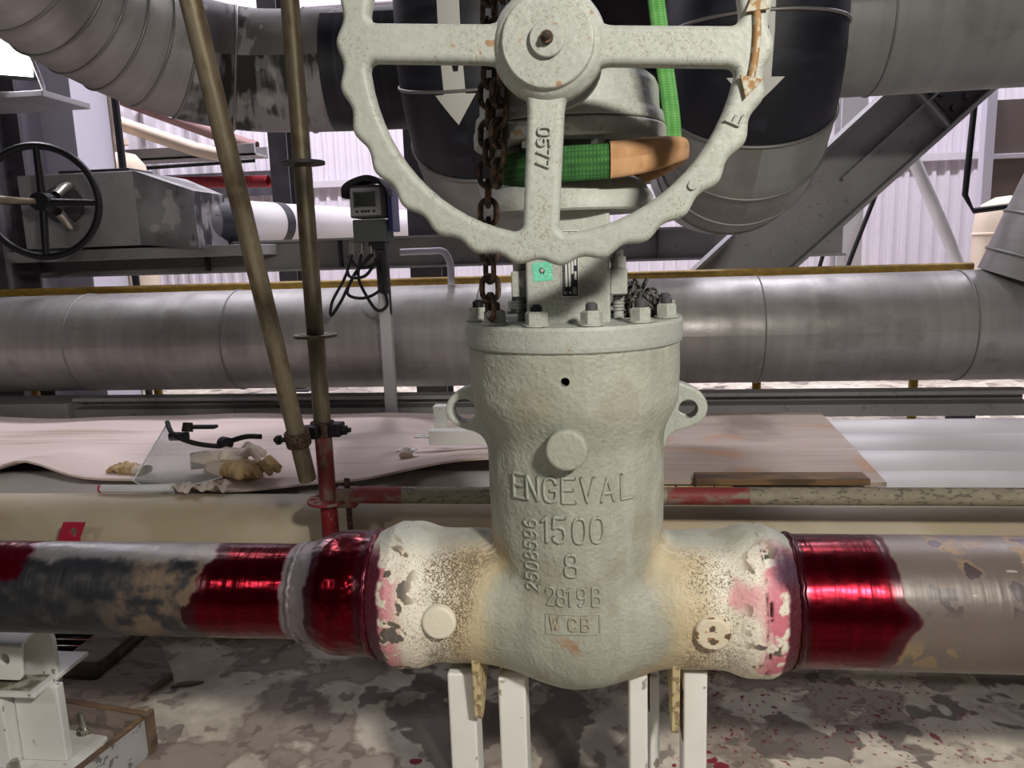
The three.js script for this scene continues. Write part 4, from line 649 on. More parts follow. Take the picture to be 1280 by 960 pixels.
word('WCB', [-0.039, -0.0105, 0.0095], 0.51, 0.02, 0.0115, 0.0019, std({ color: 0x97907c, roughness: 0.7 }));
[...'2508596'].forEach((ch, i) => part(valve, 'raised_letter', glyphGeo(ch, (a, b) => surf(-0.0565 - b / 1.7 * 0.02, 0.568 + i * 0.0178 + a * 0.0115), 0.0018), letterMat));
{ // cast plate outline round the grade mark
  const pts = dense([[-0.046, 0.503], [0.037, 0.505], [0.037, 0.535], [-0.046, 0.535], [-0.046, 0.503]], 0.006).map(([x, y]) => surf(x, y)); part(valve, 'cast_frame', tube(pts, 0.0011, 6, 80), letterMat);
}
// yoke
{
  const y = part(valve, 'yoke', merge([box(-0.066, 0.98, -0.1, 0.06, 1.153, 0.1, 0.005)]), M.paint);
  const cv = document.createElement('canvas'); cv.width = 96; cv.height = 320; const c = cv.getContext('2d'); c.fillStyle = '#cfd0cb'; c.fillRect(0, 0, 96, 320); c.fillStyle = '#2c2d30'; c.fillRect(5, 5, 86, 310); c.fillStyle = '#d4d5d2'; c.fillRect(12, 8, 34, 22); c.fillRect(50, 8, 34, 22);
  for (const [x, y0, h] of [[22, 90, 50], [22, 150, 120], [40, 96, 30], [40, 140, 130], [56, 118, 90], [72, 60, 46], [72, 128, 40], [72, 196, 40], [22, 44, 38], [40, 40, 44], [56, 46, 60]]) c.fillRect(x, y0, 12, h); c.fillStyle = '#8d8f90'; for (let k = 0; k < 24; k++) c.fillRect(10, 44 + k * 11, 8, 4); c.fillRect(10, 292, 20, 14); c.fillRect(62, 272, 22, 34); c.beginPath(); c.arc(48, 298, 6, 0, 7); c.fillStyle = '#e4e4e0'; c.fill();
  const t = new THREE.CanvasTexture(cv); t.colorSpace = THREE.SRGBColorSpace;
  const flat = (w, h, d) => { const g = new THREE.BoxGeometry(w, h, d); return g; };
  part(y, 'nameplate', flat(0.026, 0.098, 0.0012).translate(0.0005, 1.073, 0.1008), std({ map: t, roughness: 0.4, metalness: 0.3 }));
  const cs = document.createElement('canvas'); cs.width = cs.height = 128; const k = cs.getContext('2d'); k.fillStyle = '#66c3a2'; k.fillRect(0, 0, 128, 128); k.fillStyle = '#9bdcc4'; for (let i = 0; i < 26; i++) k.fillRect(rnd() * 120, rnd() * 120, 18, 3); k.fillStyle = '#33413c'; k.beginPath(); k.moveTo(40, 52); k.lineTo(58, 34); k.lineTo(70, 46); k.lineTo(82, 58); k.lineTo(72, 84); k.lineTo(60, 74); k.lineTo(50, 80); k.closePath(); k.fill(); k.fillStyle = '#b7b2a4'; k.beginPath(); k.moveTo(48, 54); k.lineTo(64, 42); k.lineTo(76, 60); k.lineTo(62, 70); k.closePath(); k.fill();
  const ts = new THREE.CanvasTexture(cs); ts.colorSpace = THREE.SRGBColorSpace; part(y, 'green_sticker', flat(0.029, 0.028, 0.0006).rotateZ(0.06).translate(-0.0405, 1.063, 0.1004), std({ map: ts, roughness: 0.6 }));
}
for (const s of [-1, 1]) { // gland blocks either side of the yoke
  const x0 = s > 0 ? 0.06 : -0.091, x1 = x0 + 0.026, mat = M.paint;
  part(valve, 'gland_block', box(x0, 1.024, 0.02, x1, 1.064, 0.075, 0.003), mat);
  part(valve, 'gland_nut', cyl([(x0 + x1) / 2, 1.064, 0.048], [(x0 + x1) / 2, 1.081, 0.048], 0.0135, 0.0135, 6), mat); const st = part(valve, 'gland_stud', cyl([(x0 + x1) / 2, 0.986, 0.048], [(x0 + x1) / 2, 1.091, 0.048], 0.008, 0.008, 14), mat);
  const th = []; for (let k = 0; k < 5; k++) th.push(new THREE.TorusGeometry(0.008, 0.0013, 6, 18).rotateX(Math.PI / 2).translate((x0 + x1) / 2, 0.999 + k * 0.005, 0.048)); part(st, 'thread', merge(th), mat);
}
// gearbox
part(valve, 'gear_base', lathe(hard([[0, 1.15], [0.127, 1.15], [0.13, 1.153], [0.13, 1.173]]).concat([[0.113, 1.197], [0.1, 1.203], [0.098, 1.252], [0, 1.252]]), [0, 0, 0], 72), M.paint);
part(valve, 'gear_flange', lathe(hard([[0, 1.251], [0.147, 1.251], [0.15, 1.254], [0.15, 1.273], [0.148, 1.276], [0, 1.276]]), [0, 0, 0], 72), M.paint);
part(valve, 'gear_cover', lathe([[0, 1.277], [0.143, 1.277], [0.147, 1.2785], [0.1475, 1.281], [0.145, 1.295], [0.1395, 1.3], [0.138, 1.333], [0.133, 1.344], [0.122, 1.353], [0.098, 1.367], [0.06, 1.376], [0, 1.379]], [0, 0, 0], 72), M.paint);
{
  const b = cyl([0, -0.012, 0], [0, 0, 0], 0.011, 0.011, 6); for (let k = 0; k < 8; k++) { const a = 0.35 + k * 0.785; place(valve, 'flange_bolt', b, M.paint, [0.128 * Math.sin(a), 1.2515, 0.128 * Math.cos(a)]); }
  part(valve, 'pinion_housing', merge([cyl([-0.004, 1.336, 0.06], [-0.008, 1.336, 0.2], 0.056, 0.046, 36), cyl([-0.008, 1.336, 0.185], [-0.008, 1.336, 0.202], 0.06, 0.06, 36)]), M.paint);
  part(valve, 'input_shaft', cyl([-0.008, 1.336, 0.2], [-0.013, 1.336, 0.28], 0.019, 0.019, 24), M.chrome);
}
// handwheel
{
  const R = 0.2575, Ri = 0.2225, hub = 0.066, hw = 0.0225, cx = -0.013, cy = 1.336, zf = 0.285, rot = -4.0 * Math.PI / 180;
  const sh = new THREE.Shape(); for (let k = 0; k <= 288; k++) { const a = k / 288 * 6.28318, s = Math.cos(30 * a); const r = R + 0.0038 * s; k ? sh.lineTo(r * Math.cos(a), r * Math.sin(a)) : sh.moveTo(r, 0); }
  for (let q = 0; q < 4; q++) {
    const base = q * Math.PI / 2, P2 = (x, y) => [x * Math.cos(base) - y * Math.sin(base), x * Math.sin(base) + y * Math.cos(base)]; const fo = 0.013, fi = 0.016; const h = new THREE.Path();
    const oa = Math.asin(hw / Ri), ia = Math.asin(hw / hub), da = fo / Ri, di = fi / hub; const xo = Math.sqrt(Ri * Ri - hw * hw), xi = Math.sqrt(hub * hub - hw * hw); const pol = (r, a) => P2(r * Math.cos(a), r * Math.sin(a));
    h.moveTo(...P2(xi + fi, hw)); h.lineTo(...P2(xo - fo, hw)); h.quadraticCurveTo(...P2(xo, hw), ...pol(Ri, oa + da)); const a0 = oa + da, a1 = Math.PI / 2 - oa - da; for (let k = 1; k <= 14; k++) h.lineTo(...pol(Ri, lerp(a0, a1, k / 14)));
    h.quadraticCurveTo(...P2(hw, xo), ...P2(hw, xo - fo)); h.lineTo(...P2(hw, xi + fi)); h.quadraticCurveTo(...P2(hw, xi), ...pol(hub, Math.PI / 2 - ia - di * 0.5)); const b0 = Math.PI / 2 - ia - di * 0.5, b1 = ia + di * 0.5; for (let k = 1; k <= 6; k++) h.lineTo(...pol(hub, lerp(b0, b1, k / 6))); h.quadraticCurveTo(...P2(xi, hw), ...P2(xi + fi, hw)); sh.holes.push(h);
  }
  const rimG = new THREE.ExtrudeGeometry(sh, { depth: 0.008, bevelEnabled: true, bevelThickness: 0.01, bevelSize: 0.0085, bevelOffset: -0.0085, bevelSegments: 5, curveSegments: 10 }).translate(0, 0, -0.012);
  const put = (g) => g.rotateZ(rot).translate(cx, cy, zf);
  const w = part(valve, 'handwheel', put(rimG), M.paint);
  const zax = (g) => g.rotateX(Math.PI / 2);
  part(w, 'hub', put(zax(lathe([[0, 0.022], [0.0515, 0.022], [0.0535, 0.0208], [0.0545, 0.018], [0.0548, 0.0155], [0.0556, 0.0142], [0.0575, 0.014], [0.061, 0.011], [0.0655, 0.004], [0.069, -0.004], [0.06, -0.03], [0.05, -0.055], [0, -0.055]], [0, 0, 0], 64))), M.paint);
  part(w, 'center_washer', put(zax(lathe(hard([[0, 0.021], [0.0195, 0.021], [0.0205, 0.0225], [0.0205, 0.028], [0.0195, 0.029], [0, 0.0295]]), [0, 0, 0], 40))), M.paint);
  part(w, 'shaft_stud', put(zax(merge([lathe(hard([[0, 0.028], [0.0075, 0.028], [0.0075, 0.035], [0.0068, 0.036], [0, 0.0362]]), [0, 0, 0], 20), lathe([[0, 0.035], [0.0042, 0.035], [0.004, 0.043], [0.0025, 0.0445], [0, 0.045]], [0, 0, 0], 20)]))), M.rust);
  // raised foundry number on the lower spoke, reading downwards
  [...'0577'].forEach((ch, i) => part(w, 'raised_digit', put(glyphGeo(ch, (a, b) => [-0.0075 + b / 1.7 * 0.015, -0.096 - i * 0.0126 - a * 0.0088, 0.0085], 0.0015)), M.paint));
  const rustStain = std({ map: tex(128, 128, (u, v) => { const n = fbm(u, v, 8, 8, 4, 341); return mix3([176, 174, 160], [146, 112, 72], sstep(0.38, 0.55, n)); }, { size: [0.05, 0.05] }), roughness: 0.8 });
  // double arrow on the rim
  const arc = (r, a) => [r * Math.cos(a), r * Math.sin(a)], rm = 0.24, ar = []; for (let k = 0; k <= 12; k++) { const a = lerp(-0.16, 0.16, k / 12); ar.push([...arc(rm, a), 0.0085]); }
  part(w, 'raised_arrow', put(tube(ar, 0.0046, 8, 30).translate(0, 0, -0.001)), rustStain);
  for (const s of [-1, 1]) { const a = s * 0.15, t = arc(rm, a + s * 0.1), l = arc(rm - 0.0135, a), r2 = arc(rm + 0.0135, a); const tri = s > 0 ? [l, r2, t] : [r2, l, t]; part(w, 'raised_arrow_head', put(extrude(poly(tri), 0.0045, 0.0008).translate(0, 0, 0.008)), rustStain); }
  part(w, 'raised_mark', put(glyphGeo('F', (a, b) => { const q = arc(0.228 + b / 1.7 * 0.017, -0.375 + a * 0.05); return [...q, 0.0085]; }, 0.0014)), M.paint);
  part(w, 'cast_dot', put(cyl([...arc(0.24, -0.72), 0.004], [...arc(0.24, -0.72), 0.0095], 0.0065, 0.0055, 20)), M.paint);
}
// ------------------------------------------------------------------ welded pipes with red dye
const aroundX = (g, uMap) => { const p = g.attributes.position, uv = g.attributes.uv; for (let i = 0; i < p.count; i++) uv.setXY(i, uMap(p.getX(i)), Math.atan2(p.getY(i) - AX, p.getZ(i)) / (2 * Math.PI) + 0.5); return g; };
const latheX = (pts, seg = 72) => { const g = new THREE.LatheGeometry(pts.map(([x, r]) => new THREE.Vector2(r, x)), seg, Math.PI); g.rotateZ(-Math.PI / 2); g.translate(0, AX, 0); return g; };
// seam of the wrap lies at the back: rebuild with an explicit angle so uv stay continuous
function pipeX(pts, uMap, seg = 80) { return grid(seg, pts.length - 1, (u, v) => { const [x, r] = pts[Math.round(v * (pts.length - 1))]; const th = lerp(-Math.PI, Math.PI, u); return [x, AX + r * Math.sin(th), r * Math.cos(th), uMap(x), u]; }); }
const lin = (a, b, n) => Array.from({ length: n + 1 }, (_, k) => lerp(a, b, k / n));
const LX = { x0: -1.5, w: 1.17 }, RX = { x0: 0.33, w: 1.1 };
function dyePair(w, h, fn) { // colour map and roughness / metalness map from one description
  const col = new Float32Array(w * h * 3), rm = new Float32Array(w * h * 2);
  for (let j = 0; j < h; j++) for (let i = 0; i < w; i++) { const o = fn((i + 0.5) / w, (j + 0.5) / h); const k = j * w + i; col[3 * k] = o.c[0]; col[3 * k + 1] = o.c[1]; col[3 * k + 2] = o.c[2]; rm[2 * k] = o.r; rm[2 * k + 1] = o.m; }
  const at = (u, v) => (Math.min(h - 1, v * h | 0) * w + Math.min(w - 1, u * w | 0)); const a = tex(w, h, (u, v) => { const k = at(u, v); return [col[3 * k], col[3 * k + 1], col[3 * k + 2]]; }), b = tex(w, h, (u, v) => { const k = at(u, v); return [0, rm[2 * k] * 255, rm[2 * k + 1] * 255]; }, { srgb: false }); a.wrapS = b.wrapS = THREE.ClampToEdgeWrapping; return [a, b];
}
const blend = (a, b, t) => ({ c: mix3(a.c, b.c, t), r: lerp(a.r, b.r, t), m: lerp(a.m, b.m, t) });
const [leftMap, leftRM] = dyePair(1536, 768, (u, v) => {
  const x = LX.x0 + u * LX.w, th = (v - 0.5) * 360; const n = fbm(u, v, 14, 7, 5, 401), m = fbm(u, v, 40, 20, 4, 403), st = fbm(u, v, 90, 6, 3, 405), g = fbm(u, v, 7, 4, 4, 407);
  let o = { c: mix3([22, 25, 32], [48, 50, 55], n), r: 0.42 + 0.2 * m, m: 0.35 };
  o = blend(o, { c: [92, 82, 74], r: 0.6, m: 0.15 }, sstep(0.52, 0.75, m * 0.6 + 0.4 * g) * 0.5); o = blend(o, { c: [120, 100, 80], r: 0.6, m: 0.15 }, sstep(-0.84, -0.74, x + 0.1 * (g - 0.5)) * sstep(0.3, 0.65, m) * 0.75);
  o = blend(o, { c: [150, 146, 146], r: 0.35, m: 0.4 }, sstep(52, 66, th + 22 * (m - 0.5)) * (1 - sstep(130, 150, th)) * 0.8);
  const edge = -0.685 + 0.02 * Math.sin(th * 0.05) + 0.05 * sstep(35, 70, th) + 0.04 * sstep(10, -50, th) + 0.03 * (m - 0.5); const dye = sstep(edge - 0.004, edge + 0.006, x); o = blend(o, { c: mix3([70, 0, 12], [100, 1, 20], st), r: 0.14 + 0.14 * m, m: 0.9 }, dye); o = blend(o, { c: [44, 6, 16], r: 0.3, m: 0.5 }, dye * (1 - sstep(edge + 0.006, edge + 0.03, x)) * 0.8);
  const d2 = sstep(26, 34, th + 14 * (m - 0.5)) * (1 - sstep(120, 130, th)) * (1 - sstep(-1.02, -0.99, x + 0.06 * (m - 0.5))); o = blend(o, { c: [96, 4, 26], r: 0.22, m: 0.7 }, d2);
  const weld = sstep(-0.512, -0.505, x + 0.012 * (m - 0.5)) * (1 - sstep(-0.462, -0.452, x + 0.02 * (m - 0.5))); o = blend(o, { c: mix3([96, 90, 94], [130, 122, 124], m), r: 0.5, m: 0.5 }, weld); o = blend(o, { c: [46, 18, 28], r: 0.35, m: 0.5 }, sstep(-0.462, -0.455, x + 0.02 * (m - 0.5)) * (1 - sstep(-0.45, -0.435, x + 0.02 * (m - 0.5))) * 0.9);
  o = blend(o, { c: [52, 8, 22], r: 0.3, m: 0.6 }, sstep(-0.378, -0.366, x + 0.012 * (m - 0.5)) * 0.85); return o;
});
const [rightMap, rightRM] = dyePair(1280, 768, (u, v) => {
  const x = RX.x0 + u * RX.w, th = (v - 0.5) * 360; const n = fbm(u, v, 12, 7, 5, 411), m = fbm(u, v, 36, 22, 4, 413), st = fbm(u, v, 110, 8, 3, 415), g = fbm(u, v, 6, 4, 4, 417);
  let o = { c: mix3([88, 78, 73], [104, 93, 87], n), r: 0.36 + 0.12 * m, m: 0.1 }; o = blend(o, { c: [150, 118, 76], r: 0.6, m: 0.1 }, sstep(0.56, 0.63, m * 0.6 + 0.4 * g) * sstep(40, 62, th) * 0.6); o = blend(o, { c: [140, 118, 84], r: 0.6, m: 0.1 }, sstep(0.54, 0.6, m) * (1 - sstep(0.56, 0.62, x)) * sstep(0, -20, th) * 0.7); o = blend(o, { c: [66, 56, 58], r: 0.4, m: 0.1 }, sstep(0.69, 0.7, m) * sstep(10, 25, th) * (1 - sstep(0.72, 0.78, x)));
  o = blend(o, { c: [196, 190, 184], r: 0.4, m: 0.1 }, sstep(0.81, 0.84, fbm(u, v, 18, 60, 3, 419)) * 0.6);
  const edge = 0.5 + 0.02 * (m - 0.5) + 0.02 * Math.exp(-(((th - 10) / 12) ** 2)) - 0.01 * sstep(-5, -40, th); const dye = 1 - sstep(edge - 0.006, edge + 0.004, x); o = blend(o, { c: mix3([70, 0, 12], [100, 1, 20], st), r: 0.14 + 0.14 * m, m: 0.9 }, dye); o = blend(o, { c: [58, 26, 34], r: 0.3, m: 0.4 }, dye * sstep(edge - 0.035, edge - 0.01, x + 0.02 * (g - 0.5)) * 0.9);
  o = blend(o, { c: [52, 4, 18], r: 0.25, m: 0.6 }, (1 - sstep(0.356, 0.368, x + 0.006 * (m - 0.5))) * 0.9); return o;
});
const brushTex = tex(1024, 512, (u, v) => { const q = 255 * (0.45 * fbm(u, v, 120, 5, 3, 421) + 0.35 * fbm(u, v, 14, 26, 4, 423) + 0.2 * fbm(u, v, 50, 50, 2, 425)); return [q, q, q]; }, { srgb: false });
const dentTex = tex(512, 512, (u, v) => { const q = 255 * fbm(u, v, 16, 10, 4, 427); return [q, q, q]; }, { srgb: false });
const leftMat = std({ map: leftMap, roughnessMap: leftRM, metalnessMap: leftRM, roughness: 1, metalness: 1, bumpMap: brushTex, bumpScale: 0.0022 }), reducerMat = std({ map: leftMap, roughnessMap: leftRM, metalnessMap: leftRM, roughness: 1, metalness: 1, bumpMap: dentTex, bumpScale: 0.012 });
const rightMat = std({ map: rightMap, roughnessMap: rightRM, metalnessMap: rightRM, roughness: 1, metalness: 1, bumpMap: brushTex, bumpScale: 0.0013 });
const uL = (x) => (x - LX.x0) / LX.w, uR = (x) => (x - RX.x0) / RX.w;
{
  const g = thing('process_pipe', 'dark pipe with red dye and a reducer welded to the left of the valve', 'pipe', [-1.0, 0.41, 0]);
  part(g, 'pipe_wall', pipeX(lin(-3.4, -0.49, 40).map((x) => [x, 0.084]), uL), leftMat);
  part(g, 'reducer', pipeX([[-0.494, 0.085], [-0.485, 0.0862], [-0.472, 0.09], [-0.458, 0.0965], [-0.444, 0.1035], [-0.432, 0.1078], [-0.42, 0.1092], [-0.4, 0.1095], [-0.38, 0.1095], [-0.362, 0.1095], [-0.352, 0.1095]], uL), reducerMat);
  const bead = (x, r, rr, mat, n) => { const pts = []; for (let k = 0; k < 60; k++) { const a = k / 60 * 6.2832; pts.push([x + 0.0012 * Math.sin(k * 2.7), AX + (r + 0.0008 * Math.sin(k * 1.9)) * Math.sin(a), (r + 0.0008 * Math.sin(k * 1.9)) * Math.cos(a)]); } return part(g, n, tube(pts, rr, 8, 180, true), mat); };
  bead(-0.493, 0.0838, 0.0055, std({ color: 0x6b6568, roughness: 0.5, metalness: 0.5 }), 'weld_bead'); bead(-0.354, 0.1075, 0.006, std({ color: 0x4a0a1c, roughness: 0.3, metalness: 0.6 }), 'weld_bead');
}
{
  const g = thing('process_pipe', 'brown painted pipe with a red dyed end welded to the right of the valve', 'pipe', [1.2, 0.39, 0]);
  part(g, 'pipe_wall', pipeX(lin(0.35, 3.4, 40).map((x) => [x, 0.1095]), uR), rightMat);
  const pts = []; for (let k = 0; k < 60; k++) { const a = k / 60 * 6.2832; pts.push([0.353 + 0.0012 * Math.sin(k * 2.3), AX + 0.108 * Math.sin(a), 0.108 * Math.cos(a)]); } part(g, 'weld_bead', tube(pts, 0.006, 8, 180, true), std({ color: 0x3c0714, roughness: 0.3, metalness: 0.6 }));
}
// ------------------------------------------------------------------ stands under the valve feet
function standPost(g, x0, x1, z0, z1, top, chamfer, rusty) {
  const w = x1 - x0; const p = part(g, 'upright', box(x0, 0.012, z0, x1, top, z1, 0.005), M.white);
  if (chamfer) part(p, 'upright_tip', box(x0 + (chamfer > 0 ? 0 : w * 0.6), top - 0.01, z0, x0 + (chamfer > 0 ? w * 0.38 : w), top + 0.014, z0 + (z1 - z0) * 0.5, 0.004), M.white);
  if (rusty) part(p, 'bare_patch', box(rusty > 0 ? x1 - 0.002 : x0 - 0.001, 0.262, z0 + 0.004, rusty > 0 ? x1 + 0.001 : x0 + 0.002, 0.355, z1 - 0.002, 0.0004), M.rust); return p;
}
{
  const g = thing('valve_stand', 'white two-post stand under the left foot of the valve', 'stand', [-0.16, 0, 0.02]);
  standPost(g, -0.229, -0.18, -0.01, 0.05, 0.375, 0, 0); standPost(g, -0.14, -0.092, -0.01, 0.05, 0.37, 1, 0); part(g, 'base_plate', box(-0.26, 0, -0.08, -0.06, 0.013, 0.1, 0.002), M.white);
}
{
  const g = thing('valve_stand', 'white stand with rusty bare patches under the right foot of the valve', 'stand', [0.15, 0, 0.02]);
  standPost(g, 0.084, 0.116, 0.0, 0.05, 0.392, 0, 0); standPost(g, 0.1235, 0.142, -0.07, -0.03, 0.335, 0, -1); standPost(g, 0.175, 0.215, -0.01, 0.05, 0.393, 0, -1); part(g, 'base_plate', box(0.06, 0, -0.09, 0.25, 0.013, 0.1, 0.002), M.white);
}
// ------------------------------------------------------------------ chains
const linkGeo = (L, W, r) => { const pts = [], h = L / 2 - W / 2; for (let k = 0; k <= 8; k++) { const a = k / 8 * Math.PI; pts.push([W / 2 * Math.cos(a), h + W / 2 * Math.sin(a), 0]); } for (let k = 0; k <= 8; k++) { const a = Math.PI + k / 8 * Math.PI; pts.push([W / 2 * Math.cos(a), -h + W / 2 * Math.sin(a), 0]); } return tube(pts, r, 6, 28, true); };
function hangChain(label, pts, L, W, r, mat) {
  const c = new THREE.CatmullRomCurve3(pts.map((p) => V(...p))); const pitch = L - 2 * r - 0.001, n = Math.floor(c.getLength() / pitch); const g = thing('chain', label, 'chain', pts[pts.length - 1]); const geo = linkGeo(L, W, r);
  for (let k = 0; k < n; k++) { const t = (k + 0.5) / n; const p = c.getPointAt(t), T = c.getTangentAt(t); const q = new THREE.Quaternion().setFromUnitVectors(Y, T).multiply(new THREE.Quaternion().setFromAxisAngle(Y, (k % 2 ? 1.5708 : 0) + 0.6 + 0.25 * Math.sin(k * 1.7))); place(g, 'link', geo, mat, p.toArray(), q); } return g;
}
hangChain('rusty hoist chain hanging down to the left edge of the bonnet flange', [[-0.098, 2.1, 0.115], [-0.1, 1.6, 0.115], [-0.108, 1.35, 0.115], [-0.116, 1.16, 0.117], [-0.118, 1.0, 0.118]], 0.037, 0.0245, 0.0044, M.rust);
hangChain('second rusty chain fall behind the handwheel hub, ending above the sling', [[-0.075, 2.1, 0.13], [-0.08, 1.5, 0.13], [-0.092, 1.3, 0.135], [-0.099, 1.19, 0.142]], 0.037, 0.0245, 0.0044, M.rust);
{
  const g = thing('chain', 'heap of small dark chain piled on the bonnet flange right of the yoke', 'chain', [0.1, 0.987, -0.01]); const geo = linkGeo(0.024, 0.016, 0.0024);
  for (let k = 0; k < 120; k++) { const a = rnd() * 6.28, rr = Math.sqrt(rnd()), hgt = 0.044 * (1 - rr * rr); const p = [0.104 + 0.036 * rr * Math.cos(a), 0.995 + hgt * (0.15 + 0.85 * rnd()), -0.015 + 0.055 * rr * Math.sin(a)]; const q = new THREE.Quaternion().setFromEuler(new THREE.Euler(rnd() * 3, rnd() * 3, rnd() * 3)); place(g, 'link', geo, M.chainDark, p, q); }
}
// ------------------------------------------------------------------ lifting sling
{
  const web = (a, b, f) => std({ map: tex(256, 256, (u, v) => { const w = 0.5 + 0.5 * Math.sin(u * 6.2832 * 16), z = 0.5 + 0.5 * Math.sin(v * 6.2832 * 24); return mix3(a, b, clamp(0.6 * w * z + 0.5 * fbm(u, v, 8, 8, 4, f))); }, { size: [0.09, 0.09] }), roughness: 0.9 });
  const green = web([22, 62, 26], [66, 124, 56], 501), bright = web([58, 120, 54], [124, 178, 106], 507), orange = std({ map: tex(256, 256, (u, v) => { const n = fbm(u, v, 9, 9, 5, 503); return mix3([166, 124, 84], [188, 150, 112], n).map((q) => q - 14 * sstep(0.5, 0.8, fbm(u, v, 6, 12, 4, 505))); }, { size: [0.12, 0.12] }), roughness: 0.85 });
  const g = thing('lifting_sling', 'green round sling with an orange eye choked below the gearbox', 'sling', [0.04, 1.18, 0]);
  const band = (t0, t1, rx, rz, cx, n, yo, hs) => grid(n, 16, (u, v) => { const th = lerp(t0, t1, u), a = v * 6.2832; const side = clamp(Math.sin(th)), hh = (0.0245 - 0.0085 * side ** 3) * hs, tt = 0.006 + 0.004 * side; const ca = Math.cos(a), sa = Math.sin(a); const off = tt * Math.sign(ca) * Math.abs(ca) ** 0.7, y = 1.213 + yo + 0.024 * side ** 2 + hh * Math.sign(sa) * Math.abs(sa) ** 0.7; return [cx + (rx + off) * Math.sin(th), y, (rz + off) * Math.cos(th), th * 0.16, a * 0.012]; });
  part(g, 'green_band', band(2.7, 6.2832 + 0.21, 0.138, 0.142, 0.032, 60, 0, 1), green); part(g, 'orange_eye', band(0.2, 2.75, 0.142, 0.146, 0.032, 44, 0.001, 1.04), orange);
  const strap = (pts) => { const c = new THREE.CatmullRomCurve3(pts.map((p) => V(...p))); return grid(14, 60, (u, v) => { const p = c.getPointAt(v), a = u * 6.2832; const ca = Math.cos(a), sa = Math.sin(a); return [p.x + 0.0135 * Math.sign(ca) * Math.abs(ca) ** 0.7 * (1 - 0.25 * v), p.y, p.z + 0.007 * sa, u * 0.06, v * c.getLength()]; }); };
  part(g, 'lifting_leg', strap([[0.16, 1.225, 0.0], [0.158, 1.28, 0.004], [0.146, 1.37, 0.006], [0.134, 1.46, 0.004], [0.1, 1.8, 0], [0.06, 2.2, 0]]), bright);
}
// ------------------------------------------------------------------ lower left corner
{
  const g = thing('steel_post', 'white steel post with a folded top bracket at the bottom left', 'post', [-1.25, 0.02, -0.2]);
  part(g, 'post_shaft', box(-1.238, 0.02, -0.168, -1.132, 0.2, -0.145, 0.004), M.white); part(g, 'post_flange', box(-1.42, 0.02, -0.17, -1.24, 0.2, -0.115, 0.004), M.white);
  part(g, 'shelf_plate', box(-1.6, 0.2, -0.275, -1.147, 0.21, -0.1, 0.002), std({ map: whiteTex, roughness: 0.6 }));
  const dirt = std({ map: tex(256, 256, (u, v) => { const n = fbm(u, v, 9, 9, 5, 601); return mix3([176, 172, 160], [112, 104, 88], sstep(0.35, 0.6, n)); }, { size: [0.2, 0.2] }), roughness: 0.9 });
  part(g, 'dirt_film', slab(20, 6, (u, v) => [lerp(-1.58, -1.165, u), 0.2115 + 0.001 * Math.sin(u * 40) * Math.sin(v * 9), lerp(-0.11, -0.172, v)], 0.0012), dirt);
  const sh = new THREE.Shape(); sh.moveTo(-1.6, 0.21); sh.lineTo(-1.15, 0.21); sh.lineTo(-1.15, 0.285); sh.quadraticCurveTo(-1.152, 0.318, -1.18, 0.32); sh.lineTo(-1.6, 0.32); part(g, 'guide_plate', extrude(sh, 0.012, 0.002).translate(0, 0, -0.187), M.white);
  const hk = []; for (let k = 0; k <= 8; k++) { const a = Math.PI / 2 * (1 - k / 8); hk.push([-0.135 + 0.03 * (1 - Math.sin(a)) * 0 + 0.03 * Math.cos(a) - 0.03, 0.31 - 0.02 + 0.02 * Math.sin(a)]); }
  const tab = new THREE.Shape(); tab.moveTo(-1.275, 0.228); tab.lineTo(-1.195, 0.228); tab.quadraticCurveTo(-1.183, 0.235, -1.186, 0.25); tab.lineTo(-1.178, 0.306); tab.lineTo(-1.275, 0.306); const ho = new THREE.Path(); ho.absellipse(-1.222, 0.276, 0.0115, 0.0135, 0, TAU, true); tab.holes.push(ho);
  part(g, 'hook_tab', extrude(tab, 0.008, 0.0015).translate(0, 0, -0.128), M.white);
  part(g, 'hook_bend', slab(8, 8, (u, v) => { const a = v * Math.PI / 2; return [lerp(-1.275, -1.178 + 0.0, u), 0.306 + 0.016 * Math.sin(a), -0.121 - 0.06 * (1 - Math.cos(a))]; }, 0.007), M.white);
  part(g, 'side_clip', tube([[-1.32, 0.19, -0.1], [-1.27, 0.185, -0.098], [-1.245, 0.196, -0.11]], 0.008, 8, 20), M.white);
  const base = part(g, 'base_plate', box(-1.36, 0.008, -0.3, -1.1, 0.02, -0.05, 0.003), M.white);
  for (const [x, z, h] of [[-1.162, -0.25, 0.05], [-1.2, -0.085, 0.045]]) { const st = part(g, 'anchor_stud', cyl([x, 0.02, z], [x - 0.004, 0.02 + h, z], 0.0085, 0.0085, 16), M.chrome); part(st, 'anchor_nut', cyl([x, 0.02, z], [x, 0.032, z], 0.0155, 0.0155, 6), M.chrome); part(st, 'washer', cyl([x, 0.0195, z], [x, 0.0225, z], 0.02, 0.02, 24), M.chrome); }
}
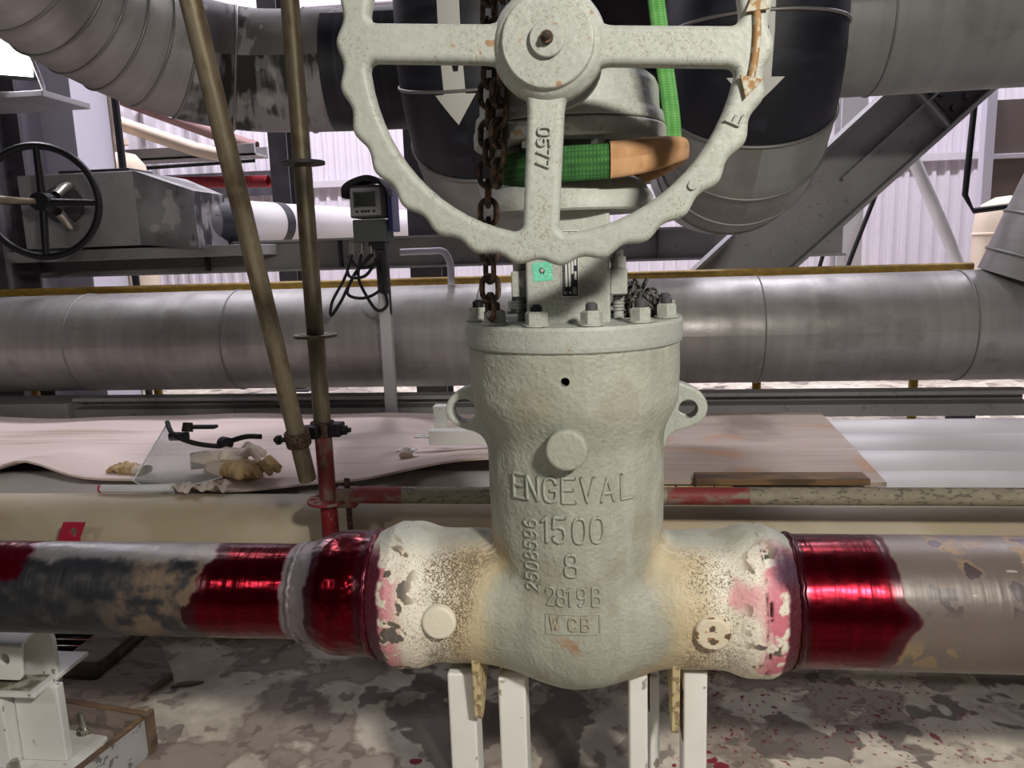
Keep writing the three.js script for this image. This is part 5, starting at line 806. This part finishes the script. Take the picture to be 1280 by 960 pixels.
{
  const g = thing('wooden_formwork', 'low wooden formwork box round the foot of the white post', 'formwork', [-1.2, 0, -0.1]); const ply = std({ map: tex(512, 256, (u, v) => { const n = fbm(u, v, 12, 6, 5, 611); return mix3([150, 150, 152], [182, 182, 184], n).map((q) => q - 60 * sstep(0.62, 0.68, fbm(u, v, 26, 14, 3, 613))); }, { size: [0.5, 0.25] }), roughness: 0.8 });
  const board = (a, b, name, mat) => part(g, name, triUV(sweep(poly([[-0.007, 0], [0.007, 0], [0.007, 0.09], [-0.007, 0.09]]), [a[0], 0, a[1]], [b[0], 0, b[1]], V(b[0] - a[0], 0, b[1] - a[1]).cross(Y).negate().toArray(), 0)), mat);
  const edge = (a, b) => part(g, 'bare_edge', triUV(sweep(poly([[-0.0072, 0.088], [0.0072, 0.088], [0.0072, 0.0915], [-0.0072, 0.0915]]), [a[0], 0, a[1]], [b[0], 0, b[1]], V(b[0] - a[0], 0, b[1] - a[1]).cross(Y).negate().toArray(), 0)), M.paleWood);
  const A = [-1.62, -0.335], B = [-0.99, -0.225], C = [-1.05, 0.12]; board(B, A, 'side_board', M.dustyWood); edge(B, A); board(C, [B[0] + 0.004, B[1] + 0.012], 'side_board', ply); edge(C, [B[0] + 0.004, B[1] + 0.012]);
  part(g, 'corner_batten', box(-0.986, 0, -0.235, -0.974, 0.098, -0.205, 0.002), M.wood);
  part(g, 'mortar_bed', slab(14, 10, (u, v) => [lerp(-1.6, -1.02, u), 0.012 + 0.004 * Math.sin(u * 19 + v * 7) * Math.sin(v * 13), lerp(0.08, -0.31 + 0.1 * u, v)], 0.011), std({ map: floorTex.clone(), roughness: 0.9 }));
}
solo('timber', 'thick dark timber lying on the floor under the left pipe', 'timber', box(-1.41, 0, -0.9, -1.295, 0.05, -0.5, 0.004), M.dustyWood, [-1.35, 0, -0.7]);
{
  const sh = poly([[-1.096, 0.51], [-1.15, 0.335], [-1.38, 0.36], [-1.38, 0.46], [-1.28, 0.46], [-1.285, 0.74]]); const g = extrude(sh, 0.02, 0.002).rotateX(-Math.PI / 2);
  solo('plank', 'splintered plank lying between the timber and the formwork', 'plank', g.translate(0, 0.001, 0), M.dustyWood, [-1.2, 0.001, -0.5]);
}
solo('plank_splinter', 'small torn wood flake on the floor beside the plank tip', 'splinter', extrude(poly([[0, 0], [0.05, 0.012], [0.075, 0.03], [0.03, 0.028], [0.01, 0.02]]), 0.004, 0.0008).rotateX(-Math.PI / 2).translate(-1.08, 0.001, -0.47), M.wood, [-1.05, 0.001, -0.48]);
{
  const g = thing('floor_grate', 'black floor grate with thin pale bars beside the timber', 'grate', [-1.55, 0.0, -0.72]);
  part(g, 'pit_lining', merge([box(-1.68, -0.6, -0.84, -1.42, -0.58, -0.6, 0), box(-1.7, -0.6, -0.86, -1.68, -0.001, -0.58, 0), box(-1.42, -0.6, -0.86, -1.4, -0.001, -0.58, 0), box(-1.68, -0.6, -0.86, -1.42, -0.001, -0.84, 0), box(-1.68, -0.6, -0.6, -1.42, -0.001, -0.58, 0)]), M.darkSteel); for (let k = 0; k < 7; k++) part(g, 'grate_bar', box(-1.69, 0.0005, -0.835 + k * 0.036, -1.41, 0.009, -0.829 + k * 0.036, 0.001), M.chrome);
}
{
  const g = thing('marker_stake', 'red dyed flat bar with a hole sticking up behind the left pipe', 'stake', [-1.61, 0, -0.86]), x = -0.51;
  const sh = new THREE.Shape(); sh.moveTo(-1.66, 0.012); sh.lineTo(-1.6, 0.012); sh.lineTo(-1.577, 0.256); sh.lineTo(-1.551, 0.308); sh.lineTo(-1.624, 0.308); sh.lineTo(-1.648, 0.256); const h = new THREE.Path(); h.absellipse(-1.594, 0.276, 0.0115, 0.014, 0, TAU, true); sh.holes.push(h);
  part(g, 'flat_bar', extrude(sh, 0.008, 0.0012).translate(0, 0, -0.864), std({ color: 0xb01c3c, roughness: 0.4 })); part(g, 'foot_plate', box(-1.17 + x, 0, -0.9, -1.06 + x, 0.012, -0.82, 0.002), M.darkSteel);
}
renderer.render(scene, camera);
